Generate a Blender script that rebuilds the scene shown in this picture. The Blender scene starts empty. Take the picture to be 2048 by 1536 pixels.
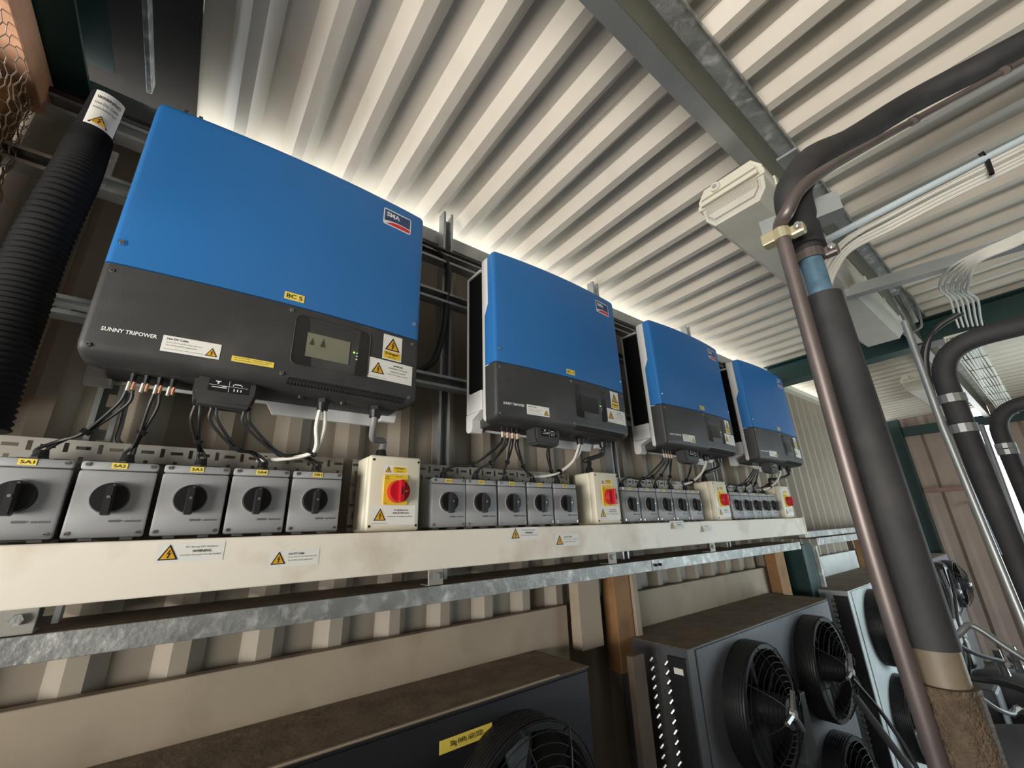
import bpy, bmesh, math, random
from mathutils import Vector, Matrix
random.seed(7)
scene = bpy.context.scene
COL = scene.collection

# ------------------------------------------------------------------ camera
FPX = 829.07
CAM = Vector((0.2104, -0.9602, -0.2041))
R = Matrix(((0.7916, -0.6102, -0.0321), (0.1758, 0.2779, -0.9444), (0.5852, 0.7419, 0.3273)))
cam_data = bpy.data.cameras.new('camera')
cam = bpy.data.objects.new('camera', cam_data)
COL.objects.link(cam)
rt, dn, fw = (Vector(R[i]).normalized() for i in range(3))
up = (-dn - rt * (-dn).dot(rt)).normalized()
bk = rt.cross(up).normalized()
cam.matrix_world = Matrix(((rt.x, up.x, bk.x, CAM.x), (rt.y, up.y, bk.y, CAM.y), (rt.z, up.z, bk.z, CAM.z), (0, 0, 0, 1)))
cam_data.sensor_width = 36
cam_data.lens = 36 * FPX / 2048
cam_data.clip_start = 0.02
scene.camera = cam

# ------------------------------------------------------------------ light
scene.view_settings.view_transform = 'Standard'
scene.view_settings.look = 'None'
scene.view_settings.gamma = 1
scene.view_settings.use_curve_mapping = False
scene.view_settings.exposure = 0.0
world = bpy.data.worlds.new('sky')
scene.world = world
world.use_nodes = True
wn = world.node_tree
bg = wn.nodes['Background']
bg.inputs['Color'].default_value = (0.86, 0.93, 1.0, 1)
bg.inputs['Strength'].default_value = 6.5

def area(name, loc, target, sx, sy, power, color):
    l = bpy.data.lights.new(name, 'AREA')
    l.shape = 'RECTANGLE'; l.size = sx; l.size_y = sy
    l.energy = power; l.color = color
    o = bpy.data.objects.new(name, l); COL.objects.link(o)
    o.location = loc
    o.rotation_euler = (Vector(target) - Vector(loc)).to_track_quat('-Z', 'Y').to_euler()
    return o
# daylight through the open end doorway on the left and through the doorway further down the front wall
area('doorway_daylight', (-2.56, -1.35, -0.60), (0.6, -0.25, 0.15), 1.9, 1.0, 150, (1.0, 0.94, 0.85))
area('far_doorway_daylight', (4.9, -2.44, -0.75), (3.3, 0.2, -0.3), 1.5, 1.5, 40, (0.76, 0.95, 1.0))

# ------------------------------------------------------------------ helpers
def PZ(u, v, zc):
    return CAM + (rt * ((u - 1024) / FPX) - up * ((v - 768) / FPX) - bk) * zc
def PY(u, v, y):
    d = rt * ((u - 1024) / FPX) - up * ((v - 768) / FPX) - bk
    return CAM + d * ((y - CAM.y) / d.y)

def mat(name, col, rough=0.6, metal=0.0, var=0.0, vscale=6.0, bump=0.0, bscale=40.0, dirt=None, dscale=3.0, damt=0.5, spec=0.5):
    m = bpy.data.materials.new(name); m.use_nodes = True
    nt = m.node_tree; b = nt.nodes['Principled BSDF']
    b.inputs['Roughness'].default_value = rough
    b.inputs['Metallic'].default_value = metal
    b.inputs['Specular IOR Level'].default_value = spec
    tc = nt.nodes.new('ShaderNodeTexCoord')
    def noise(sc, det=6):
        n = nt.nodes.new('ShaderNodeTexNoise'); n.inputs['Scale'].default_value = sc; n.inputs['Detail'].default_value = det
        nt.links.new(tc.outputs['Object'], n.inputs['Vector']); return n
    c = col + (1,) if len(col) == 3 else col
    b.inputs['Base Color'].default_value = c
    last = None
    if var:
        n = noise(vscale)
        r = nt.nodes.new('ShaderNodeValToRGB')
        r.color_ramp.elements[0].position = 0.3; r.color_ramp.elements[1].position = 0.7
        r.color_ramp.elements[0].color = tuple(x * (1 - var) for x in c[:3]) + (1,)
        r.color_ramp.elements[1].color = tuple(min(1, x * (1 + var)) for x in c[:3]) + (1,)
        nt.links.new(n.outputs['Fac'], r.inputs['Fac']); last = r.outputs['Color']
    if dirt:
        n = noise(dscale, 10)
        r = nt.nodes.new('ShaderNodeValToRGB')
        r.color_ramp.elements[0].position = 0.52; r.color_ramp.elements[1].position = 0.72
        r.color_ramp.elements[0].color = (0, 0, 0, 1); r.color_ramp.elements[1].color = (damt, damt, damt, 1)
        nt.links.new(n.outputs['Fac'], r.inputs['Fac'])
        mx = nt.nodes.new('ShaderNodeMix'); mx.data_type = 'RGBA'
        nt.links.new(r.outputs['Color'], mx.inputs['Factor'])
        if last: nt.links.new(last, mx.inputs['A'])
        else: mx.inputs['A'].default_value = c
        mx.inputs['B'].default_value = dirt + (1,)
        last = mx.outputs['Result']
    if last: nt.links.new(last, b.inputs['Base Color'])
    if bump:
        n = noise(bscale, 8)
        bp = nt.nodes.new('ShaderNodeBump'); bp.inputs['Strength'].default_value = bump; bp.inputs['Distance'].default_value = 0.01
        nt.links.new(n.outputs['Fac'], bp.inputs['Height']); nt.links.new(bp.outputs['Normal'], b.inputs['Normal'])
    return m

M = {}
M['blue'] = mat('blue_paint', (0.028, 0.17, 0.47), 0.36, var=0.03, vscale=3, bump=0.02, bscale=400)
M['dark'] = mat('charcoal_plastic', (0.042, 0.042, 0.043), 0.55, var=0.08, vscale=5, bump=0.04, bscale=300, dirt=(0.16, 0.15, 0.14), dscale=7, damt=0.25)
M['white_case'] = mat('white_cast_paint', (0.72, 0.72, 0.72), 0.45, var=0.03)
M['sink'] = mat('black_heat_sink', (0.012, 0.012, 0.013), 0.5, metal=0.3)
M['screen'] = mat('grey_green_lcd', (0.20, 0.20, 0.145), 0.25, var=0.08, vscale=30)
M['screen_black'] = mat('black_gloss_panel', (0.018, 0.018, 0.019), 0.2)
M['lcdink'] = mat('lcd_bars', (0.06, 0.065, 0.045), 0.4)
M['grey_box'] = mat('grey_cast_enclosure', (0.36, 0.365, 0.375), 0.5, var=0.05, vscale=9, bump=0.05, bscale=500, dirt=(0.16, 0.15, 0.14), dscale=9, damt=0.3)
M['black'] = mat('black_plastic', (0.008, 0.008, 0.009), 0.45)
M['handle'] = mat('dark_grey_plastic', (0.022, 0.023, 0.025), 0.38)
M['steel'] = mat('bright_steel', (0.55, 0.55, 0.54), 0.32, metal=0.9)
M['darkhole'] = mat('dark_recess', (0.01, 0.01, 0.01), 0.9)
M['cream_box'] = mat('cream_plastic', (0.80, 0.75, 0.60), 0.4, var=0.03, dirt=(0.45, 0.40, 0.30), dscale=8, damt=0.25)
M['cream_paint'] = mat('cream_trunking_paint', (0.92, 0.86, 0.745), 0.42, var=0.03, vscale=3, dirt=(0.45, 0.34, 0.22), dscale=6, damt=0.55)
M['yellow'] = mat('yellow_print', (0.85, 0.56, 0.035), 0.5)
M['amber'] = mat('amber_print', (0.80, 0.42, 0.02), 0.5)
M['label_yellow'] = mat('yellow_tape', (0.90, 0.70, 0.12), 0.45)
M['paper'] = mat('white_label', (0.86, 0.85, 0.80), 0.5, var=0.03)
M['ink'] = mat('black_print', (0.02, 0.02, 0.02), 0.6)
M['greyink'] = mat('grey_print', (0.11, 0.115, 0.12), 0.6)
M['whiteink'] = mat('white_print', (0.88, 0.88, 0.88), 0.5)
M['navy'] = mat('navy_print', (0.035, 0.075, 0.18), 0.45, var=0.3, vscale=60)
M['red'] = mat('red_print', (0.72, 0.04, 0.045), 0.45)
M['redplastic'] = mat('red_plastic', (0.55, 0.012, 0.025), 0.32)
M['galv'] = mat('galvanised_steel', (0.36, 0.37, 0.36), 0.5, metal=0.5, var=0.25, vscale=16, bump=0.25, bscale=90, dirt=(0.78, 0.78, 0.76), dscale=26, damt=0.95)
M['galv_smooth'] = mat('smooth_galvanised_steel', (0.40, 0.42, 0.42), 0.42, metal=0.6, var=0.12, vscale=10, bump=0.05, bscale=40)
M['tray'] = mat('dull_zinc_tray', (0.36, 0.345, 0.31), 0.55, metal=0.3, var=0.1, vscale=12)
M['dust'] = mat('dusty_brown_steel', (0.19, 0.145, 0.10), 0.9, var=0.25, vscale=18, bump=0.3, bscale=60)
M['roof'] = mat('cream_coated_roof_sheet', (0.72, 0.66, 0.575), 0.45, var=0.04, vscale=2.5, bump=0.12, bscale=3.0, dirt=(0.45, 0.40, 0.33), dscale=9, damt=0.18)
M['wall'] = mat('beige_coated_wall_sheet', (0.34, 0.295, 0.235), 0.6, var=0.08, vscale=3, dirt=(0.22, 0.17, 0.12), dscale=6, damt=0.3)
M['pinkwall'] = mat('taupe_wall_sheet', (0.44, 0.35, 0.29), 0.6, var=0.08, vscale=3)
M['board'] = mat('beige_infill_board', (0.40, 0.33, 0.245), 0.7, var=0.1, vscale=4, dirt=(0.16, 0.11, 0.07), dscale=6, damt=0.3)
M['floor'] = mat('oily_concrete', (0.11, 0.10, 0.09), 0.9, var=0.15, vscale=4, bump=0.2, bscale=30)
M['ground'] = mat('pale_yard_concrete', (0.62, 0.58, 0.50), 0.9, var=0.12, vscale=2)
M['green'] = mat('dark_green_paint', (0.006, 0.045, 0.042), 0.45, var=0.15, vscale=8)
M['insul'] = mat('black_foam_insulation', (0.036, 0.035, 0.037), 0.7, var=0.25, vscale=10, bump=0.1, bscale=90, dirt=(0.09, 0.085, 0.08), dscale=14, damt=0.3)
M['copper'] = mat('dull_copper', (0.175, 0.145, 0.138), 0.42, metal=0.5, var=0.2, vscale=12)
M['blue_copper'] = mat('blue_tinged_pipe', (0.14, 0.26, 0.36), 0.5, metal=0.3, var=0.4, vscale=30)
M['wrap'] = mat('brown_tape_wrap', (0.13, 0.092, 0.06), 0.6, var=0.35, vscale=60, bump=0.8, bscale=220)
M['bare'] = mat('tan_bare_sleeve', (0.22, 0.175, 0.12), 0.5, var=0.2, vscale=15)
M['zinc'] = mat('yellow_zinc_clamp', (0.62, 0.55, 0.36), 0.4, metal=0.6, var=0.1)
M['white_cable'] = mat('white_pvc_cable', (0.78, 0.76, 0.70), 0.5)
M['grey_cable'] = mat('grey_pvc_cable', (0.23, 0.23, 0.235), 0.45)
M['black_cable'] = mat('black_rubber_cable', (0.02, 0.02, 0.02), 0.5)
M['orange'] = mat('orange_tag', (0.60, 0.27, 0.14), 0.6)
M['diff'] = mat('dusty_clear_diffuser', (0.62, 0.60, 0.53), 0.28, var=0.06, vscale=10)
M['fixture'] = mat('ivory_fixture_plastic', (0.72, 0.69, 0.58), 0.5, var=0.05)
M['wood'] = mat('brown_timber', (0.30, 0.155, 0.06), 0.7, var=0.3, vscale=9, bump=0.15, bscale=50)
M['sunlit_wood'] = mat('sunlit_timber', (0.85, 0.47, 0.30), 0.7, var=0.2, vscale=8, bump=0.1, bscale=50)  # albedo raised in place of sunlight on the joist
M['darkwood'] = mat('dark_old_timber', (0.10, 0.06, 0.035), 0.8, var=0.3, vscale=10)
M['blue_lit'] = mat('blue_lit_conduit', (0.62, 0.72, 0.78), 0.4)  # bluish light from the right is part of this colour
M['darkwood2'] = mat('brown_board', (0.13, 0.095, 0.07), 0.8, var=0.2)
M['shade_wall'] = mat('grimy_wall_panel', (0.13, 0.115, 0.10), 0.8, var=0.15)
M['unit_lit'] = mat('lit_zinc_cabinet', (0.48, 0.52, 0.52), 0.5, metal=0.2, var=0.15)  # lighter copy of the grey zinc, bluish light put into its colour
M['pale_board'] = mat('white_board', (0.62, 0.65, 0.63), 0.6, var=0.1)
M['olive'] = mat('shaded_olive_zinc', (0.17, 0.175, 0.14), 0.6, metal=0.2, var=0.1)  # darkened olive carries the shade inside the purlin
M['screen_off'] = mat('dark_lcd', (0.03, 0.032, 0.03), 0.22)
M['matt_black'] = mat('matt_black_plastic', (0.010, 0.010, 0.011), 0.8, spec=0.25)
M['shade_black'] = mat('shaded_roof_board', (0.018, 0.014, 0.012), 0.9, var=0.3)  # near black stands in for the shade at the upper left
M['wire'] = mat('rusty_galvanised_wire', (0.50, 0.42, 0.34), 0.5, metal=0.3, var=0.3, vscale=25)
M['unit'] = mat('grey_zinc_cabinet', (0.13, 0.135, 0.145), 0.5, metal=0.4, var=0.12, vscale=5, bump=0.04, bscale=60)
M['unit_dark'] = mat('black_cabinet_paint', (0.014, 0.014, 0.016), 0.5, var=0.2, vscale=8)
M['pink'] = mat('faded_pink_steel', (0.34, 0.19, 0.17), 0.6, var=0.1)
M['led'] = mat('green_led', (0.3, 0.9, 0.1), 0.4)
_b = M['led'].node_tree.nodes['Principled BSDF']; _b.inputs['Emission Color'].default_value = (0.45, 1, 0.1, 1); _b.inputs['Emission Strength'].default_value = 1.0

ORG = {}          # world offset already carried by an object's ancestors
def finish(bm, name, m, smooth=False):
    me = bpy.data.meshes.new(name)
    if smooth:
        for f in bm.faces: f.smooth = True
    bm.to_mesh(me); bm.free()
    me.materials.append(M[m] if isinstance(m, str) else m)
    if smooth: me.set_sharp_from_angle(angle=math.radians(38))
    return me
def thing(name, label, cat, loc, group=None, kind=None):
    o = bpy.data.objects.new(name, None); COL.objects.link(o)
    o.empty_display_size = 0.05
    o.location = loc; ORG[o] = Vector(loc)
    if label: o['label'] = label
    if cat: o['category'] = cat
    if group: o['group'] = group
    if kind: o['kind'] = kind
    return o
def part(root, name, bm, m, smooth=False, label=None, kind=None):
    off = ORG[root]
    bmesh.ops.translate(bm, vec=-off, verts=bm.verts)
    o = bpy.data.objects.new(name, finish(bm, name, m, smooth)); COL.objects.link(o)
    o.parent = root; ORG[o] = off
    if label: o['label'] = label
    if kind: o['kind'] = kind
    return o
def solo(name, bm, m, label, cat, group=None, smooth=False, kind=None):
    vs = [v.co for v in bm.verts]
    c = Vector((sum(v.x for v in vs) / len(vs), sum(v.y for v in vs) / len(vs), min(v.z for v in vs)))
    bmesh.ops.translate(bm, vec=-c, verts=bm.verts)
    o = bpy.data.objects.new(name, finish(bm, name, m, smooth)); COL.objects.link(o)
    o.location = c; ORG[o] = c
    if label: o['label'] = label
    if cat: o['category'] = cat
    if group: o['group'] = group
    if kind: o['kind'] = kind
    return o
def dup(o, parent=None):
    c = o.copy(); COL.objects.link(c); ORG[c] = ORG[o]
    if parent: c.parent = parent
    for ch in list(o.children): dup(ch, c)
    return c

def B(): return bmesh.new()
def box(bm, x0, x1, y0, y1, z0, z1, bev=0.0, seg=2):
    r = bmesh.ops.create_cube(bm, size=1.0)
    vs = r['verts']
    for v in vs:
        v.co = Vector((x0 + (v.co.x + .5) * (x1 - x0), y0 + (v.co.y + .5) * (y1 - y0), z0 + (v.co.z + .5) * (z1 - z0)))
    if bev:
        es = list({e for v in vs for e in v.link_edges})
        bmesh.ops.bevel(bm, geom=es, offset=bev, segments=seg, profile=0.5, affect='EDGES')
    return bm
def frame_of(d):
    d = d.normalized()
    a = Vector((0, 0, 1)) if abs(d.z) < 0.9 else Vector((1, 0, 0))
    u = d.cross(a).normalized(); return u, d.cross(u).normalized()
def tube(bm, pts, r, seg=8, caps=True, sub=0):
    pts = [Vector(p) for p in pts]
    if sub:
        if isinstance(r, (list, tuple)): r = [r[i // sub] + (r[min(i // sub + 1, len(r) - 1)] - r[i // sub]) * (i % sub) / sub for i in range((len(r) - 1) * sub + 1)]
        pts = smooth_path(pts, sub)
    rings = []; u = None
    for i, p in enumerate(pts):
        d = (pts[min(i + 1, len(pts) - 1)] - pts[max(i - 1, 0)])
        if d.length < 1e-9: d = Vector((0, 0, 1))
        d.normalize()
        if u is None: u, w = frame_of(d)
        else:
            u = (u - d * u.dot(d)).normalized(); w = d.cross(u)
        rr = r[i] if isinstance(r, (list, tuple)) else r
        rings.append([bm.verts.new(p + (u * math.cos(2 * math.pi * k / seg) + w * math.sin(2 * math.pi * k / seg)) * rr) for k in range(seg)])
    for a, b in zip(rings, rings[1:]):
        for k in range(seg): bm.faces.new((a[k], a[(k + 1) % seg], b[(k + 1) % seg], b[k]))
    if caps:
        bm.faces.new(rings[0][::-1]); bm.faces.new(rings[-1])
    return bm
def smooth_path(pts, n):
    out = []
    P = [pts[0] * 2 - pts[1]] + pts + [pts[-1] * 2 - pts[-2]]
    for i in range(1, len(P) - 2):
        p0, p1, p2, p3 = P[i - 1:i + 3]
        for k in range(n):
            t = k / n
            out.append(0.5 * ((2 * p1) + (p2 - p0) * t + (2 * p0 - 5 * p1 + 4 * p2 - p3) * t * t + (3 * p1 - p0 - 3 * p2 + p3) * t ** 3))
    out.append(pts[-1]); return out
def cyl(bm, p0, p1, r0, r1=None, seg=16):
    p0, p1 = Vector(p0), Vector(p1); r1 = r0 if r1 is None else r1
    u, w = frame_of(p1 - p0)
    A = [bm.verts.new(p0 + (u * math.cos(2 * math.pi * k / seg) + w * math.sin(2 * math.pi * k / seg)) * r0) for k in range(seg)]
    Bv = [bm.verts.new(p1 + (u * math.cos(2 * math.pi * k / seg) + w * math.sin(2 * math.pi * k / seg)) * r1) for k in range(seg)]
    for k in range(seg): bm.faces.new((A[k], A[(k + 1) % seg], Bv[(k + 1) % seg], Bv[k]))
    bm.faces.new(A[::-1]); bm.faces.new(Bv)
    return bm
def prism(bm, poly, f0, f1):
    """poly of (a,b); f0/f1 map (a,b) to the two end caps"""
    A = [bm.verts.new(f0(a, b)) for a, b in poly]; C2 = [bm.verts.new(f1(a, b)) for a, b in poly]
    n = len(poly)
    for k in range(n): bm.faces.new((A[k], A[(k + 1) % n], C2[(k + 1) % n], C2[k]))
    bm.faces.new(A[::-1]); bm.faces.new(C2)
    return bm
def fix(bm):
    bmesh.ops.recalc_face_normals(bm, faces=bm.faces); return bm

_txt = {}
def text_polys(s, bold=0.0):
    k = (s, bold)
    if k not in _txt:
        cu = bpy.data.curves.new('lettering', 'FONT'); cu.body = s; cu.size = 1.0; cu.offset = bold; cu.resolution_u = 2
        ob = bpy.data.objects.new('lettering', cu)
        me = ob.to_mesh()
        vs = [(v.co.x, v.co.y) for v in me.vertices]; fs = [tuple(p.vertices) for p in me.polygons]
        ob.to_mesh_clear(); bpy.data.objects.remove(ob); bpy.data.curves.remove(cu)
        xs = [v[0] for v in vs]; ys = [v[1] for v in vs]
        x0, y0, w, h = min(xs), min(ys), max(xs) - min(xs), max(ys) - min(ys)
        _txt[k] = ([((x - x0), (y - y0)) for x, y in vs], fs, w, h)
    return _txt[k]
def put_text(bm, mp, s, x, z, height=None, width=None, bold=0.0, layer=2, centre=False):
    """lettering lying on a surface: mp(x, z, layer) -> point; x,z = lower left (or lower centre)"""
    vs, fs, w, h = text_polys(s, bold)
    sy = height / h if height else width / w
    sx = width / w if width else sy
    ox = x - (w * sx / 2 if centre else 0)
    V = [bm.verts.new(mp(ox + a * sx, z + b * sy, layer)) for a, b in vs]
    for f in fs:
        try: bm.faces.new([V[i] for i in f])
        except ValueError: pass
def put_poly(bm, mp, pts, layer=1):
    bm.faces.new([bm.verts.new(mp(x, z, layer)) for x, z in pts])
def put_rect(bm, mp, x0, x1, z0, z1, layer=1, n=6):
    for i in range(n):
        a, b = x0 + (x1 - x0) * i / n, x0 + (x1 - x0) * (i + 1) / n
        bm.faces.new([bm.verts.new(mp(x, z, layer)) for x, z in ((a, z0), (b, z0), (b, z1), (a, z1))])
BOLT = [(0.52, 0.80), (0.36, 0.42), (0.50, 0.46), (0.44, 0.20), (0.38, 0.22), (0.46, 0.06), (0.58, 0.20), (0.52, 0.20), (0.64, 0.56), (0.49, 0.52), (0.60, 0.80)]
def warn_tri(root, mp, x0, z0, s, layer=2, h=None):
    h = h or s * 0.9
    bm = B(); put_poly(bm, mp, [(x0, z0), (x0 + s, z0), (x0 + s / 2, z0 + h)], layer)
    part(root, 'triangle_border', bm, 'ink')
    bm = B(); e = s * 0.085; put_poly(bm, mp, [(x0 + e * 1.5, z0 + e * .8), (x0 + s - e * 1.5, z0 + e * .8), (x0 + s / 2, z0 + h - e * 1.7)], layer + 1)
    part(root, 'warning_triangle', bm, 'amber')
    bm = B(); put_poly(bm, mp, [(x0 + s * (0.5 + (a - .5) * .72), z0 + h * (.06 + .72 * b)) for a, b in BOLT], layer + 2)
    part(root, 'lightning_bolt', bm, 'ink')
def sticker(root, mp, x0, x1, z0, z1, m='paper', name='warning_sticker', label=None):
    bm = B(); put_rect(bm, mp, x0, x1, z0, z1, 1)
    return part(root, name, bm, m, label=label)
def lettering(root, mp, lines, m='ink', layer=2):
    bm = B()
    for (s, x, z, h, w, bold, c) in lines: put_text(bm, mp, s, x, z, h, w, bold, layer, c)
    return part(root, 'lettering', bm, m)
def slot_plate(bm, o, u, v, n, cells, thick=0.002):
    """flat plate of rectangular cells each with a slot cut through; cells: (u0,u1,v0,v1,slot or None)"""
    o, u, v, n = Vector(o), Vector(u), Vector(v), Vector(n)
    pt = lambda a, b, d=0: bm.verts.new(o + u * a + v * b + n * d)
    for (a0, a1, b0, b1, s) in cells:
        if s is None:
            bm.faces.new((pt(a0, b0), pt(a1, b0), pt(a1, b1), pt(a0, b1))); continue
        c0, c1, d0, d1 = s
        O = [(a0, b0), (a1, b0), (a1, b1), (a0, b1)]; I = [(c0, d0), (c1, d0), (c1, d1), (c0, d1)]
        for k in range(4):
            j = (k + 1) % 4
            bm.faces.new((pt(*O[k]), pt(*O[j]), pt(*I[j]), pt(*I[k])))
            bm.faces.new((pt(*I[k]), pt(*I[j]), pt(*I[j], thick), pt(*I[k], thick)))
    return bm

# ------------------------------------------------------------------ the shed
FL = -1.75
def structure(name, bm, m, loc=None):
    o = solo(name, bm, m, None, None, kind='structure'); return o
bm = B(); box(bm, -2.7, 7.7, -2.55, 0.36, FL - 0.08, FL)
structure('floor', bm, 'floor')
bm = B(); box(bm, -16, 20, -16, 14, FL - 0.3, FL - 0.1)
structure('ground', bm, 'ground')

WP = 0.161
def wall_profile(n, x0):
    out = []
    for k in range(n):
        x = x0 + k * WP
        out += [(x, 0.0), (x + 0.032, 0.0), (x + 0.062, 0.034), (x + WP - 0.030, 0.034)]
    out += [(x0 + n * WP, 0.0), (x0 + n * WP + 0.031, 0.0)]; return out
def sheet_mesh(name, pts, z0, z1, m, axis='wall', slope=0.0):
    bm = B(); rows = []
    if axis == 'wall': f = lambda a, d, t: Vector((a, d, t))
    elif axis == 'end': f = lambda a, d, t: Vector((d, a, t))
    else: f = lambda a, d, t: Vector((a, t, d - slope * t))
    ts = [z0 + (z1 - z0) * i / 8 for i in range(9)]
    for t in ts: rows.append([bm.verts.new(f(a, d, t)) for a, d in pts])
    for r0, r1 in zip(rows, rows[1:]):
        for i in range(len(pts) - 1): bm.faces.new((r0[i], r0[i + 1], r1[i + 1], r1[i]))
    return finish(fix(bm), name, m)
# long back wall: trapezoid sheets, one object each
wall = thing('wall_back', None, None, (0, 0.30, FL), kind='structure')
x_start = 0.093 - 14 * WP
me = sheet_mesh('cladding_sheet', wall_profile(6, 0), 0, 0.885 - FL, 'wall')
i = 0
while x_start + i * 6 * WP < 7.5:
    o = bpy.data.objects.new('cladding_sheet', me); COL.objects.link(o); o.parent = wall
    o.location = (x_start + i * 6 * WP, 0.0008 * (i % 2), 0); i += 1
# roof: trapezoid sheets running out over the wall, pitched down towards it
RP = 0.1585; SL = 0.0213; RZ = 1.0
roof = thing('ceiling', None, None, (0, 0, RZ), kind='structure')
pts = []
for k in range(6):
    x = k * RP
    pts += [(x, 0), (x + 0.061, 0), (x + 0.094, -0.034), (x + 0.125, -0.034)]
pts += [(6 * RP, 0), (6 * RP + 0.05, 0)]
me = sheet_mesh('roof_sheet', pts, -2.7, 0.62, 'roof', 'roof', SL)
for i in range(8):
    o = bpy.data.objects.new('roof_sheet', me); COL.objects.link(o); o.parent = roof
    o.location = (0.048 + i * 6 * RP, 0, 0.0012 * (i % 2))
# left roof strip, upper left shade put into its near black colour
bm = B(); box(bm, -2.7, 0.048, -2.7, 0.5, 0.985, 1.0)
part(roof, 'roof_board', bm, 'shade_black')
# end wall with a door gap
ew = thing('wall_end', None, None, (7.5, 0, FL), kind='structure')
def end_profile(y0, y1):
    out = []; p = 0.2; y = y0
    while y > y1 + 0.001:
        out += [(y, 0.0), (max(y - 0.05, y1), 0.0), (max(y - 0.085, y1), 0.035), (max(y - 0.165, y1), 0.035)]
        y -= p
    out.append((y1, 0.0)); return out
for (ya, yb) in ((0.33, -0.49), (-0.68, -2.5)):
    pr = end_profile(ya, yb)
    o = bpy.data.objects.new('cladding_sheet', sheet_mesh('end_sheet', pr, 0, 1.02 - FL, 'pinkwall', 'end')); COL.objects.link(o); o.parent = ew
# front wall with two open doorways, left end wall
fwall = thing('wall_front', None, None, (0, -2.5, FL), kind='structure')
for (xa, xb, za, zb) in ((-2.6, 4.1, FL, 1.05), (5.7, 7.5, FL, 1.05), (4.1, 5.7, 0.05, 1.05), (4.1, 5.7, FL, -1.5)):
    bm = B(); box(bm, xa, xb, -2.52, -2.48, za, zb); part(fwall, 'wall_panel', bm, 'shade_wall')
lwall = thing('wall_left', None, None, (-2.63, -1, FL), kind='structure')
for (ya, yb, za, zb) in ((-2.48, -2.33, FL, 1.0), (-0.35, 0.34, FL, 1.0), (-2.33, -0.35, -0.05, 1.0), (-2.33, -0.35, FL, -1.15)):
    bm = B(); box(bm, -2.66, -2.60, ya, yb, za, zb); part(lwall, 'wall_panel', bm, 'shade_wall')

# added unseen low wall left of the camera, keeps lamp light off the condensers
bm = B(); box(bm, -1.30, -1.18, -2.47, -0.12, FL, -0.64)
structure('light_blocker', bm, 'shade_wall')

# eaves rail and beige boards below the ribs
bm = B(); box(bm, -0.6, 3.72, 0.262, 0.298, 0.842, 0.905); box(bm, -0.6, 3.72, 0.255, 0.262, 0.842, 0.852)
solo('eaves_rail', bm, 'galv_smooth', 'dull grey steel eaves rail along the top of the back wall behind the inverters', 'rail')
for nm, xa, xb, lb in (('a', -2.0, 1.40, 'long beige infill board closing the wall ribs below the galvanised rail, nearest the camera'),
                       ('b', 1.705, 3.06, 'beige infill board between the brown post and the yellow post above the middle condenser'),
                       ('c', 3.56, 5.2, 'bluish lit infill board beyond the dark green column')):
    bm = B(); box(bm, xa, xb, 0.268, 0.299, -1.05, -0.478, 0.003)
    solo('infill_board', bm, 'board' if nm != 'c' else 'pale_board', lb, 'board')
bm = B(); box(bm, 3.92, 7.3, 0.24, 0.298, 0.845, 0.885, .003)
solo('eaves_rail', bm, 'fixture', 'pale eaves strip along the top of the back wall beyond the green rafter', 'rail')
# sheeting rail (galvanised angle) under the trunking
def rail(x0, x1, y, ztop, h, label):
    r = thing('sheeting_rail', label, 'rail', ((x0 + x1) / 2, y + 0.08, ztop - h))
    bm = B(); box(bm, x0, x1, y, y + 0.0035, ztop - h, ztop, 0.001, 1); part(r, 'front_flange', bm, 'galv')
    bm = B(); box(bm, x0, x1, y + 0.0035, 0.298, ztop - 0.004, ztop - 0.0005); part(r, 'dusty_top', bm, 'dust', label='brown dust covered top of the rail')
    return r
RAIL = rail(-1.6, 1.72, 0.11, -0.3415, 0.041, 'galvanised steel rail with white corrosion running under the white trunking, nearest length')
rail(1.724, 3.24, 0.11, -0.3415, 0.041, 'galvanised steel rail under the far half of the trunking, beyond the joint with two bolts')
rail(3.46, 5.6, 0.09, -0.330, 0.043, 'bluish lit steel rail on the wall beyond the dark green column')
for bx in (1.745, 1.775):
    bm = B(); cyl(bm, (bx, 0.112, -0.362), (bx, 0.103, -0.362), 0.006, seg=6); part(RAIL, 'joint_bolt', bm, 'darkhole')
bm = B(); box(bm, 3.30, 5.6, 0.09, 0.13, -0.322, -0.285, 0.004)
solo('ledge_flashing', bm, 'galv', 'pale flashing strip lying on the rail beyond the end of the trunking', 'flashing')

# roof purlins (Z section), rafters and columns
def z_purlin(x0, x1, yw, zt, zb, label):
    t = thing('roof_purlin', label, 'beam', ((x0 + x1) / 2, yw, zb))
    bm = B(); box(bm, x0, x1, yw - 0.0015, yw + 0.0015, zb, zt); part(t, 'web', bm, 'olive', label='olive web with shade in its colour')
    bm = B(); box(bm, x0, x1, yw + 0.0016, yw + 0.046, zb, zb + 0.003); box(bm, x0, x1, yw + 0.043, yw + 0.046, zb + 0.003, zb + 0.018); part(t, 'bottom_flange', bm, 'galv_smooth')
    bm = B(); box(bm, x0, x1, yw - 0.055, yw - 0.0016, zt - 0.003, zt); box(bm, x0, x1, yw - 0.055, yw - 0.052, zt - 0.018, zt - 0.003); part(t, 'top_flange', bm, 'galv', label='white corroded top flange')
    return t
z_purlin(-0.1, 3.74, -0.677, 0.978, 0.815, 'galvanised roof purlin crossing the top of the picture above the light fixture')
z_purlin(3.95, 7.5, -0.677, 0.978, 0.815, 'galvanised roof purlin in the bay beyond the dark green rafter')
def i_beam(bm, a0, a1, c0, c1, w, t, axis):
    pass
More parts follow.
